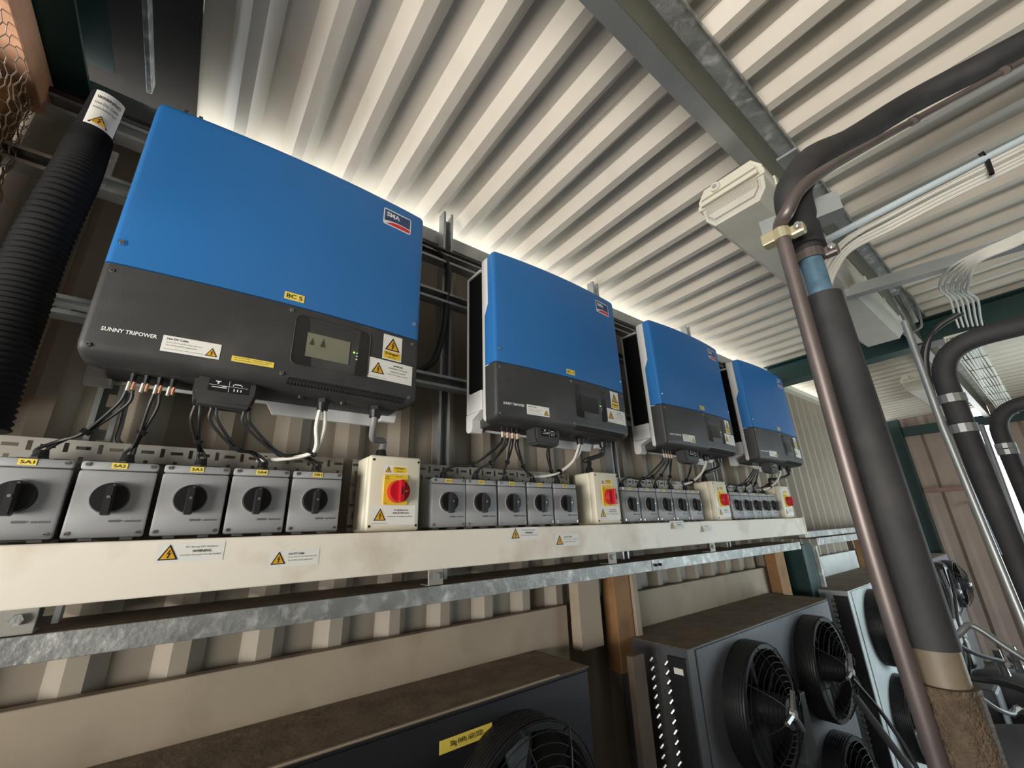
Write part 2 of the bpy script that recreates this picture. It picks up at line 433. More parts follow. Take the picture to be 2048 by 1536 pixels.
def rafter(x0, x1, ztop, zbot, label):
    bm = B(); xm = (x0 + x1) / 2
    def pb(xa, xb, za, zb):
        prism(bm, [(xa, za), (xb, za), (xb, zb), (xa, zb)], lambda a, b: Vector((a, 0.25, b - 0.005)), lambda a, b: Vector((a, -2.45, b + 0.052)))
    pb(x0, x1, zbot, zbot + 0.010); pb(x0, x1, ztop - 0.01, ztop); pb(xm - 0.004, xm + 0.004, zbot + 0.01, ztop - 0.01)
    return solo('portal_rafter', fix(bm), 'green', label, 'beam')
rafter(3.76, 3.90, 0.960, 0.795, 'dark green steel rafter crossing under the roof beyond the fourth inverter')
rafter(-0.27, -0.12, 0.960, 0.78, 'dark green steel rafter at the upper left above the chicken wire')
def column(x0, x1, y0, y1, z1, label, m='green'):
    bm = B(); xm = (x0 + x1) / 2
    box(bm, x0, x1, y0, y0 + 0.009, FL, z1); box(bm, x0, x1, y1 - 0.009, y1, FL, z1); box(bm, xm - 0.004, xm + 0.004, y0 + 0.009, y1 - 0.009, FL, z1)
    return solo('steel_column', bm, m, label, 'column')
column(3.28, 3.44, 0.12, 0.262, -0.36, 'dark green steel column below the far end of the trunking')
bm = B(); box(bm, 3.452, 3.475, 0.10, 0.14, FL, -0.375, 0.002)  # pale strip added for bluish light on the column's flange
solo('lit_flange_strip', bm, 'galv', 'pale added strip for the lit flange edge of the dark green column', 'trim')
column(7.30, 7.44, 0.10, 0.24, 0.95, 'dark green corner column at the far end wall')
bm = B(); box(bm, 7.40, 7.46, -2.4, 0.095, 0.735, 0.85)
solo('end_wall_beam', bm, 'green', 'dark green horizontal beam on the far end wall', 'beam')
bm = B(); box(bm, 7.40, 7.46, -0.49, 0.095, 0.035, 0.085, 0.004)
solo('end_wall_rail', bm, 'pink', 'faded pink rail across the far end wall', 'rail')
# timber posts under the rail
for xa, xb, ya, yb, za, m, lb in ((1.408, 1.525, 0.215, 0.262, -0.62, 'board', 'cream painted post under the rail left of the brown timber post'),
                                  (1.590, 1.690, 0.200, 0.262, -0.72, 'wood', 'brown timber post under the rail between the first two condensers'),
                                  (3.075, 3.205, 0.200, 0.262, -0.66, 'wood', 'yellowish brown timber post beside the dark green column'),
                                  (4.83, 4.95, 0.200, 0.262, -0.66, 'wood', 'reddish timber post in the far bay beyond the green column')):
    bm = B(); box(bm, xa, xb, ya, yb, za, -0.347, 0.004)
    solo('timber_post', bm, m, lb, 'post')
bm = B(); box(bm, 1.692, 1.722, 0.19, 0.262, -0.74, -0.347, 0.002)
solo('post_trim', bm, 'board', 'narrow cream strip fixed to the side of the brown timber post', 'trim')

# ------------------------------------------------------------------ white trunking with its stickers
TR = thing('cable_trunking', 'long cream white steel cable trunking below the isolators with scuffed front', 'trunking', (1.0, 0.115, -0.297))
TX1 = 3.20
bm = B(); box(bm, -1.3, TX1, 0.05, 0.180, -0.297, -0.204, 0.003); part(TR, 'trunk_body', bm, 'cream_paint')
bm = B(); box(bm, TX1 + 0.001, TX1 + 0.014, 0.046, 0.184, -0.300, -0.201, 0.003); part(TR, 'end_cap', bm, 'cream_paint')
tmap = lambda x, z, l: Vector((x, 0.05 - 0.0006 * l, z))
for (x0, z0, s, kind) in ((0.197, -0.239, 0.029, 0), (0.376, -0.259, 0.027, 1), (0.985, -0.234, 0.031, 0), (1.160, -0.259, 0.031, 1), (1.795, -0.228, 0.030, 0), (2.020, -0.247, 0.030, 1)):
    st = sticker(TR, tmap, x0 - 0.003, x0 + s * 3.35, z0 - 0.005, z0 + s * 0.9 + 0.002)
    warn_tri(st, tmap, x0, z0, s)
    a = x0 + s * 2.15
    if kind == 0:
        lettering(st, tmap, [('PV Array DC Isolator', a, z0 + s * .62, s * .14, s * 1.7, 0, True), ('WARNING', a, z0 + s * .38, s * .15, s * 1.0, .02, True), ('Contains live parts during daylight', a, z0 + s * .17, s * .12, s * 2.15, 0, True)])
    else:
        lettering(st, tmap, [('Live DC Cable', x0 + s * 1.15, z0 + s * .62, s * .16, s * 1.1, .02, False), ('Do not disconnect DC plugs under load', x0 + s * 1.15, z0 + s * .40, s * .11, s * 2.0, 0, False), ('Turn off AC and DC isolators first', x0 + s * 1.15, z0 + s * .18, s * .11, s * 1.75, 0, False)])
for k, bx in enumerate((0.038, 0.784, 1.505, 2.228)):
    ring = ('first', 'second', 'third', 'fourth')[k]
    t = thing('trunking_bracket', 'small galvanised bracket between trunking and rail, %s from the left' % ring, 'bracket', (bx, 0.13, -0.341), 'brackets under the trunking')
    bm = B(); box(bm, bx - 0.022, bx + 0.022, 0.120, 0.124, -0.341, -0.2975, 0.001, 1); box(bm, bx - 0.022, bx + 0.022, 0.124, 0.165, -0.3412, -0.3385); part(t, 'angle_plate', bm, 'tray')
    bm = B(); cyl(bm, (bx, 0.120, -0.318), (bx, 0.112, -0.318), 0.009, seg=6); part(t, 'bolt', bm, 'galv')

# ------------------------------------------------------------------ strut framing on the wall
def strut(label, p, L, axis, group='strut channels carrying the inverters'):
    """slotted channel: open side facing the room (-y); p = lower/left end of the back"""
    t = thing('strut_channel', label, 'strut', p, group)
    w, d, th = 0.041, 0.036, 0.0025
    X, Y, Z = Vector((1, 0, 0)), Vector((0, 1, 0)), Vector((0, 0, 1))
    u, v = (Z, X) if axis == 'z' else (X, Z)
    p = Vector(p)
    bm = B()
    def slab(a0, a1, y0, y1):
        prism(bm, [(a0, y0), (a1, y0), (a1, y1), (a0, y1)], lambda a, b: p + v * a + Y * b, lambda a, b: p + v * a + Y * b + u * L)
    slab(-w / 2, -w / 2 + th, -d, 0); slab(w / 2 - th, w / 2, -d, 0)
    slab(-w / 2, -w / 2 + 0.009, -d - th, -d); slab(w / 2 - 0.009, w / 2, -d - th, -d)
    part(t, 'channel', fix(bm), 'galv_smooth')
    bm = B(); cells = []; n = int(L / 0.05)
    for k in range(n):
        a = k * 0.05; cells.append((a, a + 0.05, -w / 2 + th, w / 2 - th, (a + 0.010, a + 0.038, -0.0065, 0.0065)))
    slot_plate(bm, p - Y * 0.002, u, v, Y, cells, 0.002)
    part(t, 'slotted_back', bm, 'galv_smooth')
    return t
for k, (sx, lb) in enumerate(((0.055, 'vertical slotted strut behind the left edge of the first inverter'), (0.848, 'vertical slotted strut between the first and second inverters'),
                              (1.70, 'vertical slotted strut between the second and third inverters'), (2.57, 'vertical slotted strut between the third and fourth inverters'))):
    strut(lb, (sx, 0.250, -0.34), 1.31 if k else 1.24, 'z')
for z, lb in ((0.725, 'uppermost horizontal strut behind the inverters, carrying black cables'), (0.563, 'middle horizontal strut behind the inverters'), (0.252, 'lowest horizontal strut behind the inverters')):
    strut(lb, (-0.55, 0.208, z), 4.05, 'x')
# ------------------------------------------------------------------ perforated back plates
for k, (xa, xb) in enumerate(((-0.40, 0.55), (0.56, 1.39), (1.40, 2.24), (2.25, 3.24))):
    bm = B(); cells = []; zs = [-0.20 + 0.026 * q for q in range(8)]
    n = int((xb - xa) / 0.024)
    for r in range(7):
        for c in range(n):
            a = c * 0.024; b0, b1 = zs[r], zs[r] + 0.026
            if (c + r) % 2: s = (a + 0.0085, a + 0.0155, b0 + 0.004, b1 - 0.004)
            else: s = (a + 0.0015, a + 0.0225, b0 + 0.010, b0 + 0.0165)
            cells.append((a, a + 0.024, b0, b1, s))
    slot_plate(bm, (xa, 0.186, 0), (1, 0, 0), (0, 0, 1), (0, 1, 0), cells, 0.0015)
    top = zs[-1]
    box(bm, xa, xa + n * 0.024, 0.186, 0.205, top, top + 0.002)
    solo('perforated_tray', bm, 'tray', 'slotted metal tray plate behind the grey isolators of the %s inverter' % ('first', 'second', 'third', 'fourth')[k], 'cable tray', 'perforated plates behind the isolators')

# ------------------------------------------------------------------ inverters
XL, XR, H, RX = 0.022, 0.651, 0.588, 0.011
INVX = [0.0, 0.8835, 1.7663, 2.646]
INVZ = 0.107
XM = (XL + XR) / 2
def fy(x):
    t = (x - XM) / ((XR - XL) / 2 - RX); return -0.016 * max(0.0, 1 - t * t)
def plan(yb):
    """front outline seen from above, from the left skirt to the right skirt"""
    p = [(XL, yb)]
    for k in range(5):
        a = math.pi / 2 * k / 4
        p.append((XL + RX - RX * math.cos(a), 0.012 - 0.012 * math.sin(a)))
    n = 16
    for k in range(1, n):
        x = XL + RX + (XR - XL - 2 * RX) * k / n; p.append((x, fy(x)))
    for k in range(4, -1, -1):
        a = math.pi / 2 * k / 4
        p.append((XR - RX + RX * math.cos(a), 0.012 - 0.012 * math.sin(a)))
    p.append((XR, yb)); return p
def shell(rows, m, name, root, close_y):
    """rows: (z, skirt_y, inset, push) from bottom to top"""
    bm = B(); V = []
    for z, yb, ins, push in rows:
        s = (XR - XL - 2 * ins) / (XR - XL)
        V.append([bm.verts.new((XM + (x - XM) * s, max(y + push, y) if y < yb else yb, z)) for x, y in plan(yb)])
    n = len(V[0])
    for a, b in zip(V, V[1:]):
        for i in range(n - 1): bm.faces.new((a[i], a[i + 1], b[i + 1], b[i]))
    for r in (V[0][::-1], V[-1]):
        bm.faces.new(r)
    return part(root, name, fix(bm), m, smooth=True)
imap = lambda x, z, l: Vector((x, fy(x) - 0.0005 * l - 0.0002, z))
inv = thing('inverter', None, 'inverter', (0, 0, 0), 'wall mounted inverters')
# white rim, heat sink and rear frame
bm = B(); box(bm, XL + 0.001, XR - 0.001, 0.036, 0.080, 0.0, H - 0.003, 0.012, 3)
rim = part(inv, 'white_rim', fix(bm), 'white_case', smooth=True)
bm = B(); box(bm, XL + 0.012, XR - 0.012, 0.080, 0.158, 0.108, 0.545)
sink = part(inv, 'heat_sink', bm, 'sink')
bm = B()
for k in range(20):
    y = 0.083 + k * 0.0038
    for xa, xb in ((XL + 0.003, XL + 0.012), (XR - 0.012, XR - 0.003)): box(bm, xa, xb, y, y + 0.0012, 0.112, 0.542)
part(sink, 'cooling_fins', bm, 'sink', kind='stuff')
bm = B(); box(bm, XL, XR, 0.159, 0.168, 0.040, 0.553, 0.002, 1); box(bm, XL, XR, 0.080, 0.159, 0.546, 0.553, 0.001, 1)
part(inv, 'rear_frame', bm, 'white_case')
bm = B(); box(bm, XL, XR, 0.0805, 0.158, 0.040, 0.107, 0.003)
part(inv, 'white_side_cover', bm, 'white_case')
for xa in (XL, XR - 0.040):
    bm = B()
    poly = [(0.168, 0.038), (0.168, 0.006)] + [(0.155 + 0.013 * math.cos(a), -0.008 - 0.013 * math.sin(a)) for a in (0, .5, 1.0, 1.5)] + [(0.140, -0.021), (0.132, -0.008), (0.132, 0.018), (0.085, 0.038)]
    prism(bm, poly, lambda a, b, xa=xa: Vector((xa, a, b)), lambda a, b, xa=xa: Vector((xa + 0.040, a, b)))
    part(inv, 'mounting_foot', fix(bm), 'white_case')
# blue cover (skirt notched) and charcoal cover
shell([(0.1785, 0.056, 0, 0), (0.355, 0.056, 0, 0), (0.395, 0.036, 0, 0), (0.562, 0.036, 0, 0), (0.577, 0.036, 0.0012, 0), (0.584, 0.036, 0.004, 0.002), (H, 0.036, 0.009, 0.006)], 'blue', 'blue_cover', inv, 0.03)
shell([(-0.006, 0.076, 0.030, 0.045), (-0.004, 0.066, 0.010, 0.022), (0.001, 0.060, 0.004, 0.009), (0.008, 0.056, 0.001, 0.003), (0.018, 0.056, 0, 0), (0.1755, 0.056, 0, 0)], 'dark', 'charcoal_cover', inv, 0.03)
bm = B(); box(bm, XL + 0.030, XR - 0.020, 0.050, 0.146, -0.007, 0.030, 0.005)
part(inv, 'charcoal_underside', bm, 'dark')
bm = B(); box(bm, XL + 0.042, XR - 0.045, 0.147, 0.156, -0.012, 0.036, 0.003)
prism(bm, [(0.335, -0.010), (0.350, -0.036), (0.585, -0.036), (0.597, -0.010)], lambda a, b: Vector((a, 0.147, b)), lambda a, b: Vector((a, 0.156, b)))
part(inv, 'white_lower_plate', fix(bm), 'white_case')
# screws
for (x, z) in ((0.037, 0.161), (0.037, 0.012), (0.334, 0.165), (0.334, 0.014), (0.630, 0.162), (0.629, 0.012)):
    bm = B(); c = imap(x, z, 0); cyl(bm, c + Vector((0, 0.003, 0)), c - Vector((0, 0.0018, 0)), 0.0042, 0.0036, 12)
    sc = part(inv, 'cover_screw', bm, 'steel')
    bm = B(); cyl(bm, c - Vector((0, 0.0017, 0)), c - Vector((0, 0.0021, 0)), 0.002, seg=6); part(sc, 'socket', bm, 'darkhole')
for (x, z) in ((0.038, 0.223), (0.633, 0.223)):
    bm = B(); c = imap(x, z, 0); cyl(bm, c + Vector((0, 0.004, 0)), c - Vector((0, 0.0012, 0)), 0.0085, 0.0075, 14)
    rc = part(inv, 'screw_recess', bm, 'blue')
    bm = B(); cyl(bm, c, c - Vector((0, 0.0022, 0)), 0.0048, 0.004, 12); part(rc, 'screw', bm, 'steel')
# top lugs
for x in (0.075, 0.56):
    bm = B(); box(bm, x, x + 0.010, 0.10, 0.112, 0.545, 0.612, 0.003); part(inv, 'top_lug', bm, 'black')
# logo
bm = B()
def rrect(x0, x1, z0, z1, r):
    out = []
    for cx, cz, a0 in ((x1 - r, z0 + r, -90), (x1 - r, z1 - r, 0), (x0 + r, z1 - r, 90), (x0 + r, z0 + r, 180)):
        out += [(cx + r * math.cos(math.radians(a0 + q)), cz + r * math.sin(math.radians(a0 + q))) for q in (0, 45, 90)]
    return out
put_poly(bm, imap, rrect(0.522, 0.607, 0.502, 0.556, 0.005), 1)
lg = part(inv, 'logo_badge', bm, 'whiteink')
bm = B(); put_poly(bm, imap, [(0.5255, 0.5135), (0.545, 0.5185), (0.565, 0.5205), (0.585, 0.5205), (0.6035, 0.5185), (0.6035, 0.552), (0.5255, 0.552)], 2)
part(lg, 'navy_field', bm, 'navy')
bm = B(); put_poly(bm, imap, [(0.530, 0.5055), (0.6035, 0.5055), (0.6035, 0.5155), (0.585, 0.5175), (0.565, 0.5175), (0.547, 0.5145)], 2)
part(lg, 'red_field', bm, 'red')
lettering(lg, imap, [('SMA', 0.531, 0.5305, 0.0155, 0.040, 0.03, False)], 'whiteink', 3)
lettering(inv, imap, [('SUNNY TRIPOWER', 0.047, 0.0415, 0.0078, 0.077, 0.025, False)], 'whiteink', 1)
# live DC label
s = sticker(inv, imap, 0.132, 0.2225, 0.020, 0.052); warn_tri(s, imap, 0.199, 0.024, 0.020, 2, 0.018)
lettering(s, imap, [('Live DC Cable', 0.138, 0.0440, 0.0042, 0.032, .02, False), ('Do not disconnect DC plugs under load', 0.138, 0.0375, 0.0026, 0.054, 0, False), ('Turn off AC and DC isolators first', 0.138, 0.0320, 0.0026, 0.047, 0, False), ('Disconnect DC cable before moving panels', 0.137, 0.0245, 0.0022, 0.060, 0, False)])
s = sticker(inv, imap, 0.2425, 0.3175, 0.022, 0.034, 'label_yellow', 'tape_label')
lettering(s, imap, [('DC ISOLATORS - Isolate before opening', 0.247, 0.0292, 0.0026, 0.066, 0, False), ('A and B strings to be locked off', 0.247, 0.0248, 0.0026, 0.060, 0, False)])
# display
bm = B()
ring = rrect(0.346, 0.516, 0.039, 0.160, 0.012)
put_poly(bm, imap, ring, 0.8); dp = part(inv, 'display_panel', bm, 'screen_black')
bm = B(); tube(bm, [imap(x, z, 1) for x, z in ring + ring[:1]], 0.0013, 6, False); part(dp, 'panel_edge', bm, 'dark', smooth=True)
bm = B(); put_rect(bm, imap, 0.373, 0.468, 0.063, 0.121, 2); lcd = part(dp, 'lcd_screen', bm, 'screen')
bm = B(); put_rect(bm, imap, 0.372, 0.490, 0.150, 0.157, 2); part(dp, 'panel_groove', bm, 'dark')
bm = B()
for (x0, hts) in ((0.379, (.004, .008, .013, .018, .014, .008)), (0.402, (.005, .010, .016, .021, .017, .012, .006))):
    for q, hh in enumerate(hts): put_rect(bm, imap, x0 + q * .0016, x0 + q * .0016 + .0012, 0.092, 0.092 + hh, 3, 1)
part(dp, 'bar_chart', bm, 'lcdink')
bm = B(); put_poly(bm, imap, [(0.479 + .0026 * math.cos(a * .785), 0.097 + .0026 * math.sin(a * .785)) for a in range(8)], 2); part(dp, 'green_lamp', bm, 'led')
bm = B()
for (x, z) in ((0.486, 0.097), (0.486, 0.089), (0.486, 0.081)): put_rect(bm, imap, x - .002, x + .002, z - .0015, z + .0015, 2, 1)
part(dp, 'lamp_symbols', bm, 'whiteink')
# danger labels
s = sticker(inv, imap, 0.549, 0.601, 0.101, 0.169); warn_tri(s, imap, 0.5545, 0.1265, 0.041, 2, 0.036)
bm = B(); put_rect(bm, imap, 0.5525, 0.5975, 0.104, 0.1235, 2); part(s, 'yellow_panel', bm, 'yellow')
lettering(s, imap, [('Danger', 0.575, 0.1125, 0.0085, 0.036, .02, True), ('400 Volts', 0.575, 0.1062, 0.0032, 0.020, 0, True)], 'ink', 3)
s = sticker(inv, imap, 0.5155, 0.6345, 0.044, 0.097); warn_tri(s, imap, 0.524, 0.058, 0.033, 2, 0.030)
lettering(s, imap, [('INVERTER', 0.594, 0.0845, 0.0042, 0.026, .02, True), ('WARNING - Dual Supply', 0.594, 0.0765, 0.0040, 0.052, .01, True), ('Isolate AC and DC', 0.594, 0.0685, 0.0038, 0.042, 0, True), ('before carrying out work', 0.594, 0.0605, 0.0038, 0.056, 0, True), ('Warranty void if label removed', 0.519, 0.0475, 0.0024, 0.044, 0, False)])
# vent slits along the lower right edge
bm = B()
for k in range(40):
    x = 0.348 + k * 0.0068
    c = imap(x, 0.0, 0)
    prism(bm, [(0, 0.0085), (0.0034, 0.0085), (0.0014, -0.0036), (-0.002, -0.0036)], lambda a, b, c=c, x=x: Vector((x + a, c.y + (0.0008 if b > 0 else 0.014), b)), lambda a, b, c=c, x=x: Vector((x + a, c.y + (0.006 if b > 0 else 0.019), b + 0.001)))
part(inv, 'vent_slits', fix(bm), 'darkhole', kind='stuff')
# DC switch handle under the front edge
bm = B()
prism(bm, [(0.192, -0.004), (0.302, -0.004), (0.302, -0.030), (0.294, -0.062), (0.198, -0.060), (0.192, -0.036)], lambda a, b: Vector((a, 0.022, b)), lambda a, b: Vector((a, 0.075, b)))
bmesh.ops.bevel(bm, geom=list(bm.edges), offset=0.006, segments=2, affect='EDGES')
sw = part(inv, 'switch_handle', fix(bm), 'dark', smooth=True)
hm = lambda x, z, l: Vector((x, 0.0215 - 0.0005 * l, z))
bm = B(); put_rect(bm, hm, 0.215, 0.284, -0.034, -0.009, 1, 1); part(sw, 'symbol_plate', bm, 'screen_black')
bm = B()
for (a, b, c, d) in ((.226, .235, -.014, -.012), (.229, .232, -.018, -.014), (.221, .246, -.026, -.0245), (.238, .246, -.023, -.0215), (.249, .2497, -.033, -.010), (.216, .283, -.0213, -.0207), (.258, .270, -.016, -.014), (.2555, .2575, -.0185, -.016), (.2705, .2725, -.0185, -.016), (.258, .260, -.030, -.025), (.264, .266, -.030, -.025), (.270, .272, -.030, -.025)):
    put_rect(bm, hm, a, b, c, d, 2, 1)
part(sw, 'symbols', bm, 'whiteink')
# glands and plugs underneath
for (x, y, r, kind) in ((0.441, 0.065, 0.0145, 'gland'), (0.568, 0.065, 0.0165, 'gland'), (0.392, 0.065, 0.010, 'plug'), (0.486, 0.065, 0.009, 'plug')):
    bm = B()
    if kind == 'gland': cyl(bm, (x, y, -0.004), (x, y, -0.016), r * 1.1, seg=6); cyl(bm, (x, y, -0.016), (x, y, -0.034), r, r * 0.82, 14)
    else: cyl(bm, (x, y, -0.004), (x, y, -0.013), r, r * .8, 12)
    part(inv, 'cable_gland' if kind == 'gland' else 'blanking_plug', bm, 'black')
# DC plugs with their tags
for k, x in enumerate((0.098, 0.118, 0.138, 0.158)):
    bm = B(); cyl(bm, (x, 0.075, -0.004), (x, 0.075, -0.024), 0.006, 0.0045, 8); pl = part(inv, 'plug_connector', bm, 'black')
    bm = B(); cyl(bm, (x + .004, 0.072, -0.024), (x + .003, 0.072, -0.040), 0.003, seg=6); part(pl, 'orange_tag', bm, 'orange', label='orange tag')
    bm = B(); cyl(bm, (x - .003, 0.072, -0.024), (x - .004, 0.072, -0.042), 0.003, seg=6); part(pl, 'white_tag', bm, 'white_cable', label='white tag')

INV = []
ORDS = ('first', 'second', 'third', 'fourth')
ILAB = ('blue and charcoal wall inverter marked BC 5, the largest and nearest', 'blue and charcoal wall inverter marked BC 6, second from the left',
        'blue and charcoal wall inverter marked BC 7, third from the left', 'blue and charcoal wall inverter marked BC 8, the farthest')
for k in range(4):
    o = inv if k == 0 else dup(inv)
    INV.append(o)
def place(o, loc):
    o.location = loc
for k, o in enumerate(INV):
    o['label'] = ILAB[k]; o['group'] = 'wall mounted inverters'
    place(o, (INVX[k], 0, INVZ))
    ORG[o] = Vector((0, 0, 0))
    s = sticker(o, imap, 0.315, 0.356, 0.189, 0.2075, 'label_yellow', 'tape_label', label='yellow tape label')
    if k:                                       # the farther displays are dark and lack the yellow strip
        for c in list(o.children):
            if c.name.startswith('tape_label') and c is not s:
                for g in list(c.children): bpy.data.objects.remove(g)
                bpy.data.objects.remove(c)
            elif c.name.startswith('display_panel'):
                for g in list(c.children):
                    if g.name.startswith('bar_chart'): bpy.data.objects.remove(g)
                    elif g.name.startswith('lcd_screen'): g.material_slots[0].link = 'OBJECT'; g.material_slots[0].material = M['screen_off']
    lettering(s, imap, [('BC %d' % (5 + k), 0.3355, 0.1932, 0.0105, 0.032, .01, True)])

# ------------------------------------------------------------------ grey DC isolators
iso = thing('dc_isolator', None, 'isolator', (0, 0, 0))
bm = B(); box(bm, 0.001, 0.107, 0.016, 0.0855, 0.0, 0.133, 0.009, 3); part(iso, 'enclosure', fix(bm), 'grey_box', smooth=True)
bm = B(); box(bm, 0.0, 0.108, 0.0, 0.0155, 0.0, 0.1165, 0.004, 2); part(iso, 'lid', fix(bm), 'grey_box', smooth=True)
bm = B(); box(bm, 0.0, 0.108, 0.0006, 0.0155, 0.1175, 0.133, 0.004, 2); part(iso, 'lid_strip', fix(bm), 'grey_box', smooth=True)
for x in (0.02, 0.075):
    bm = B(); box(bm, x, x + 0.018, 0.03, 0.05, -0.0045, 0.001); part(iso, 'foot', bm, 'grey_box')
for (x, z) in ((0.009, 0.1265), (0.099, 0.1265), (0.008, 0.008), (0.100, 0.008)):
    bm = B(); cyl(bm, (x, 0.002, z), (x, -0.0012, z), 0.0042, 0.0036, 12); sc = part(iso, 'lid_screw', bm, 'steel')
    bm = B(); box(bm, x - .0028, x + .0028, -0.0016, -0.001, z - .0006, z + .0006); part(sc, 'screw_slot', bm, 'darkhole')
DX, DZ = 0.0505, 0.068
bm = B(); cyl(bm, (DX, 0.001, DZ), (DX, -0.004, DZ), 0.0290, 0.0285, 28); part(iso, 'dial_ring', bm, 'grey_box')
bm = B(); cyl(bm, (DX, -0.004, DZ), (DX, -0.013, DZ), 0.0270, 0.0255, 28); dial = part(iso, 'dial', fix(bm), 'black', smooth=True)
bm = B(); prism(bm, [(-.0075, -.031), (.0075, -.031), (.0066, .020), (-.0066, .020)], lambda a, b: Vector((DX + a, -0.012, DZ + b)), lambda a, b: Vector((DX + a * .8, -0.030 - b * .06, DZ + b * .97)))
bmesh.ops.bevel(bm, geom=list(bm.edges), offset=0.0015, segments=2, affect='EDGES'); hd = part(iso, 'handle', fix(bm), 'handle', smooth=True)
bm = B(); cyl(bm, (DX, -0.0295, DZ), (DX, -0.0312, DZ), 0.0026, seg=10); part(hd, 'centre_screw', bm, 'steel')
bm = B(); cyl(bm, (DX + .002, -0.0128, DZ + .0215), (DX + .002, -0.0136, DZ + .0215), 0.0022, seg=8); part(dial, 'pointer_dot', bm, 'greyink')
gm = lambda x, z, l: Vector((x, -0.0005 * l, z))
bm = B(); put_poly(bm, gm, rrect(0.056, 0.0735, 0.0262, 0.0302, 0.0015), 1); part(iso, 'printed_bar', bm, 'greyink')
bm = B(); put_rect(bm, gm, 0.0735, 0.0765, 0.0276, 0.0288, 1, 1); put_text(bm, gm, 'santon', 0.078, 0.0262, 0.0040, 0.0225, .02, 1); part(iso, 'lettering', bm, 'greyink')
bm = B(); cyl(bm, (0.056, 0.040, 0.131), (0.056, 0.040, 0.139), 0.0135, seg=6); cyl(bm, (0.056, 0.040, 0.139), (0.056, 0.040, 0.152), 0.0115, 0.0095, 14); part(iso, 'cable_gland', bm, 'black')
bm = B(); put_rect(bm, gm, 0.0405, 0.0625, 0.1205, 0.1308, 1, 1)
ISO = {}
ITEM = []
G1 = [(-0.057, '5A1'), (0.0595, '5A2'), (0.176, '5A3'), (0.2905, '5A4'), (0.4055, '5B1')]
G2 = [(0.755, '6A1'), (0.8655, '6A2'), (0.981, '6A3'), (1.0975, '6A4'), (1.214, '6B1')]
G3 = [(1.575 + 0.1185 * k, t) for k, t in enumerate(('7A1', '7A2', '7A3', '7A4', '7B1'))]
G4 = [(2.452 + 0.113 * k, t) for k, t in enumerate(('8A1', '8A2', '8A3', '8A4', '8B1'))]
bm.free()
GN = ('first and nearest', 'second', 'third', 'fourth and farthest')
PN = ('leftmost', 'second', 'middle', 'fourth', 'rightmost')
first = True; proto_children = list(iso.children)
todo = []
for g, G in enumerate((G1, G2, G3, G4)):
    for n, (x, t) in enumerate(G): todo.append((g, n, x, t))
roots = [iso] + [dup(iso) for _ in todo[1:]]
for o, (g, n, x, t) in zip(roots, todo):
    place(o, (x, 0.10, -0.198)); o['group'] = 'grey rotary isolators'
    o['label'] = 'grey isolator box with black rotary handle marked %s, %s of the %s group' % (t, PN[n], GN[g])
    ORG[o] = Vector((0, 0, 0))
    s = sticker(o, gm, 0.0405, 0.0625, 0.1205, 0.1308, 'label_yellow', 'tape_label', label='yellow tape label')
    lettering(s, gm, [(t, 0.0515, 0.1228, 0.0056, 0.0165, .01, True)])
    ISO[t] = Vector((x + 0.056, 0.14, -0.198 + 0.150))

# ------------------------------------------------------------------ cream AC isolators
ac = thing('ac_isolator', None, 'isolator', (0, 0, 0))
bm = B(); box(bm, 0.0, 0.138, 0.026, 0.099, 0.0, 0.186, 0.007, 3); part(ac, 'enclosure', fix(bm), 'cream_box', smooth=True)
bm = B(); box(bm, 0.0, 0.138, 0.0, 0.0252, 0.0, 0.186, 0.006, 3); part(ac, 'lid', fix(bm), 'cream_box', smooth=True)
for (x, z) in ((0.009, 0.174), (0.131, 0.174), (0.009, 0.013), (0.130, 0.013)):
    bm = B(); cyl(bm, (x, 0.001, z), (x, -0.0008, z), 0.0032, seg=10); part(ac, 'lid_screw', bm, 'darkhole')
s = sticker(ac, gm, 0.036, 0.102, 0.1395, 0.1615); warn_tri(s, gm, 0.0395, 0.1435, 0.017, 2, 0.0155)
bm = B(); put_poly(bm, gm, rrect(0.060, 0.098, 0.1425, 0.159, 0.002), 2); part(s, 'yellow_panel', bm, 'yellow')
lettering(s, gm, [('Danger', 0.079, 0.1512, 0.0058, 0.026, .01, True), ('400 Volts', 0.079, 0.1455, 0.0032, 0.018, 0, True)], 'ink', 3)
bm = B(); prism(bm, rrect(0.038, 0.1015, 0.063, 0.138, 0.003), lambda a, b: Vector((a, 0.0, b)), lambda a, b: Vector((a, -0.004, b)))
yp = part(ac, 'yellow_plate', fix(bm), 'yellow')
ym = lambda x, z, l: Vector((x, -0.004 - 0.0004 * l, z))
lettering(yp, ym, [('Locked', 0.041, 0.1315, 0.0030, 0.011, 0, False), ('Reset', 0.041, 0.1265, 0.0030, 0.009, 0, False), ('Main switch', 0.077, 0.1318, 0.0028, 0.018, 0, True), ('Off', 0.041, 0.0655, 0.003, 0.006, 0, False)], 'ink', 1)
KX, KZ = 0.0750, 0.096
bm = B(); cyl(bm, (KX, -0.004, KZ), (KX, -0.020, KZ), 0.0285, 0.0265, 28); kn = part(ac, 'red_knob', fix(bm), 'redplastic', smooth=True)
bm = B(); box(bm, KX - .0055, KX + .0055, -0.034, -0.019, KZ - .0270, KZ + .0270, 0.002); part(kn, 'grip', bm, 'redplastic')
bm = B(); box(bm, KX - .0018, KX + .0018, -0.0345, -0.0335, KZ - .009, KZ + .009); part(kn, 'lock_slot', bm, 'darkhole')
bm = B(); cyl(bm, (KX + .016, -0.019, KZ), (KX + .016, -0.0208, KZ), 0.0032, seg=10); part(kn, 'yellow_dot', bm, 'yellow')
s = sticker(ac, gm, 0.0125, 0.127, 0.015, 0.062); warn_tri(s, gm, 0.018, 0.026, 0.031, 2, 0.029)
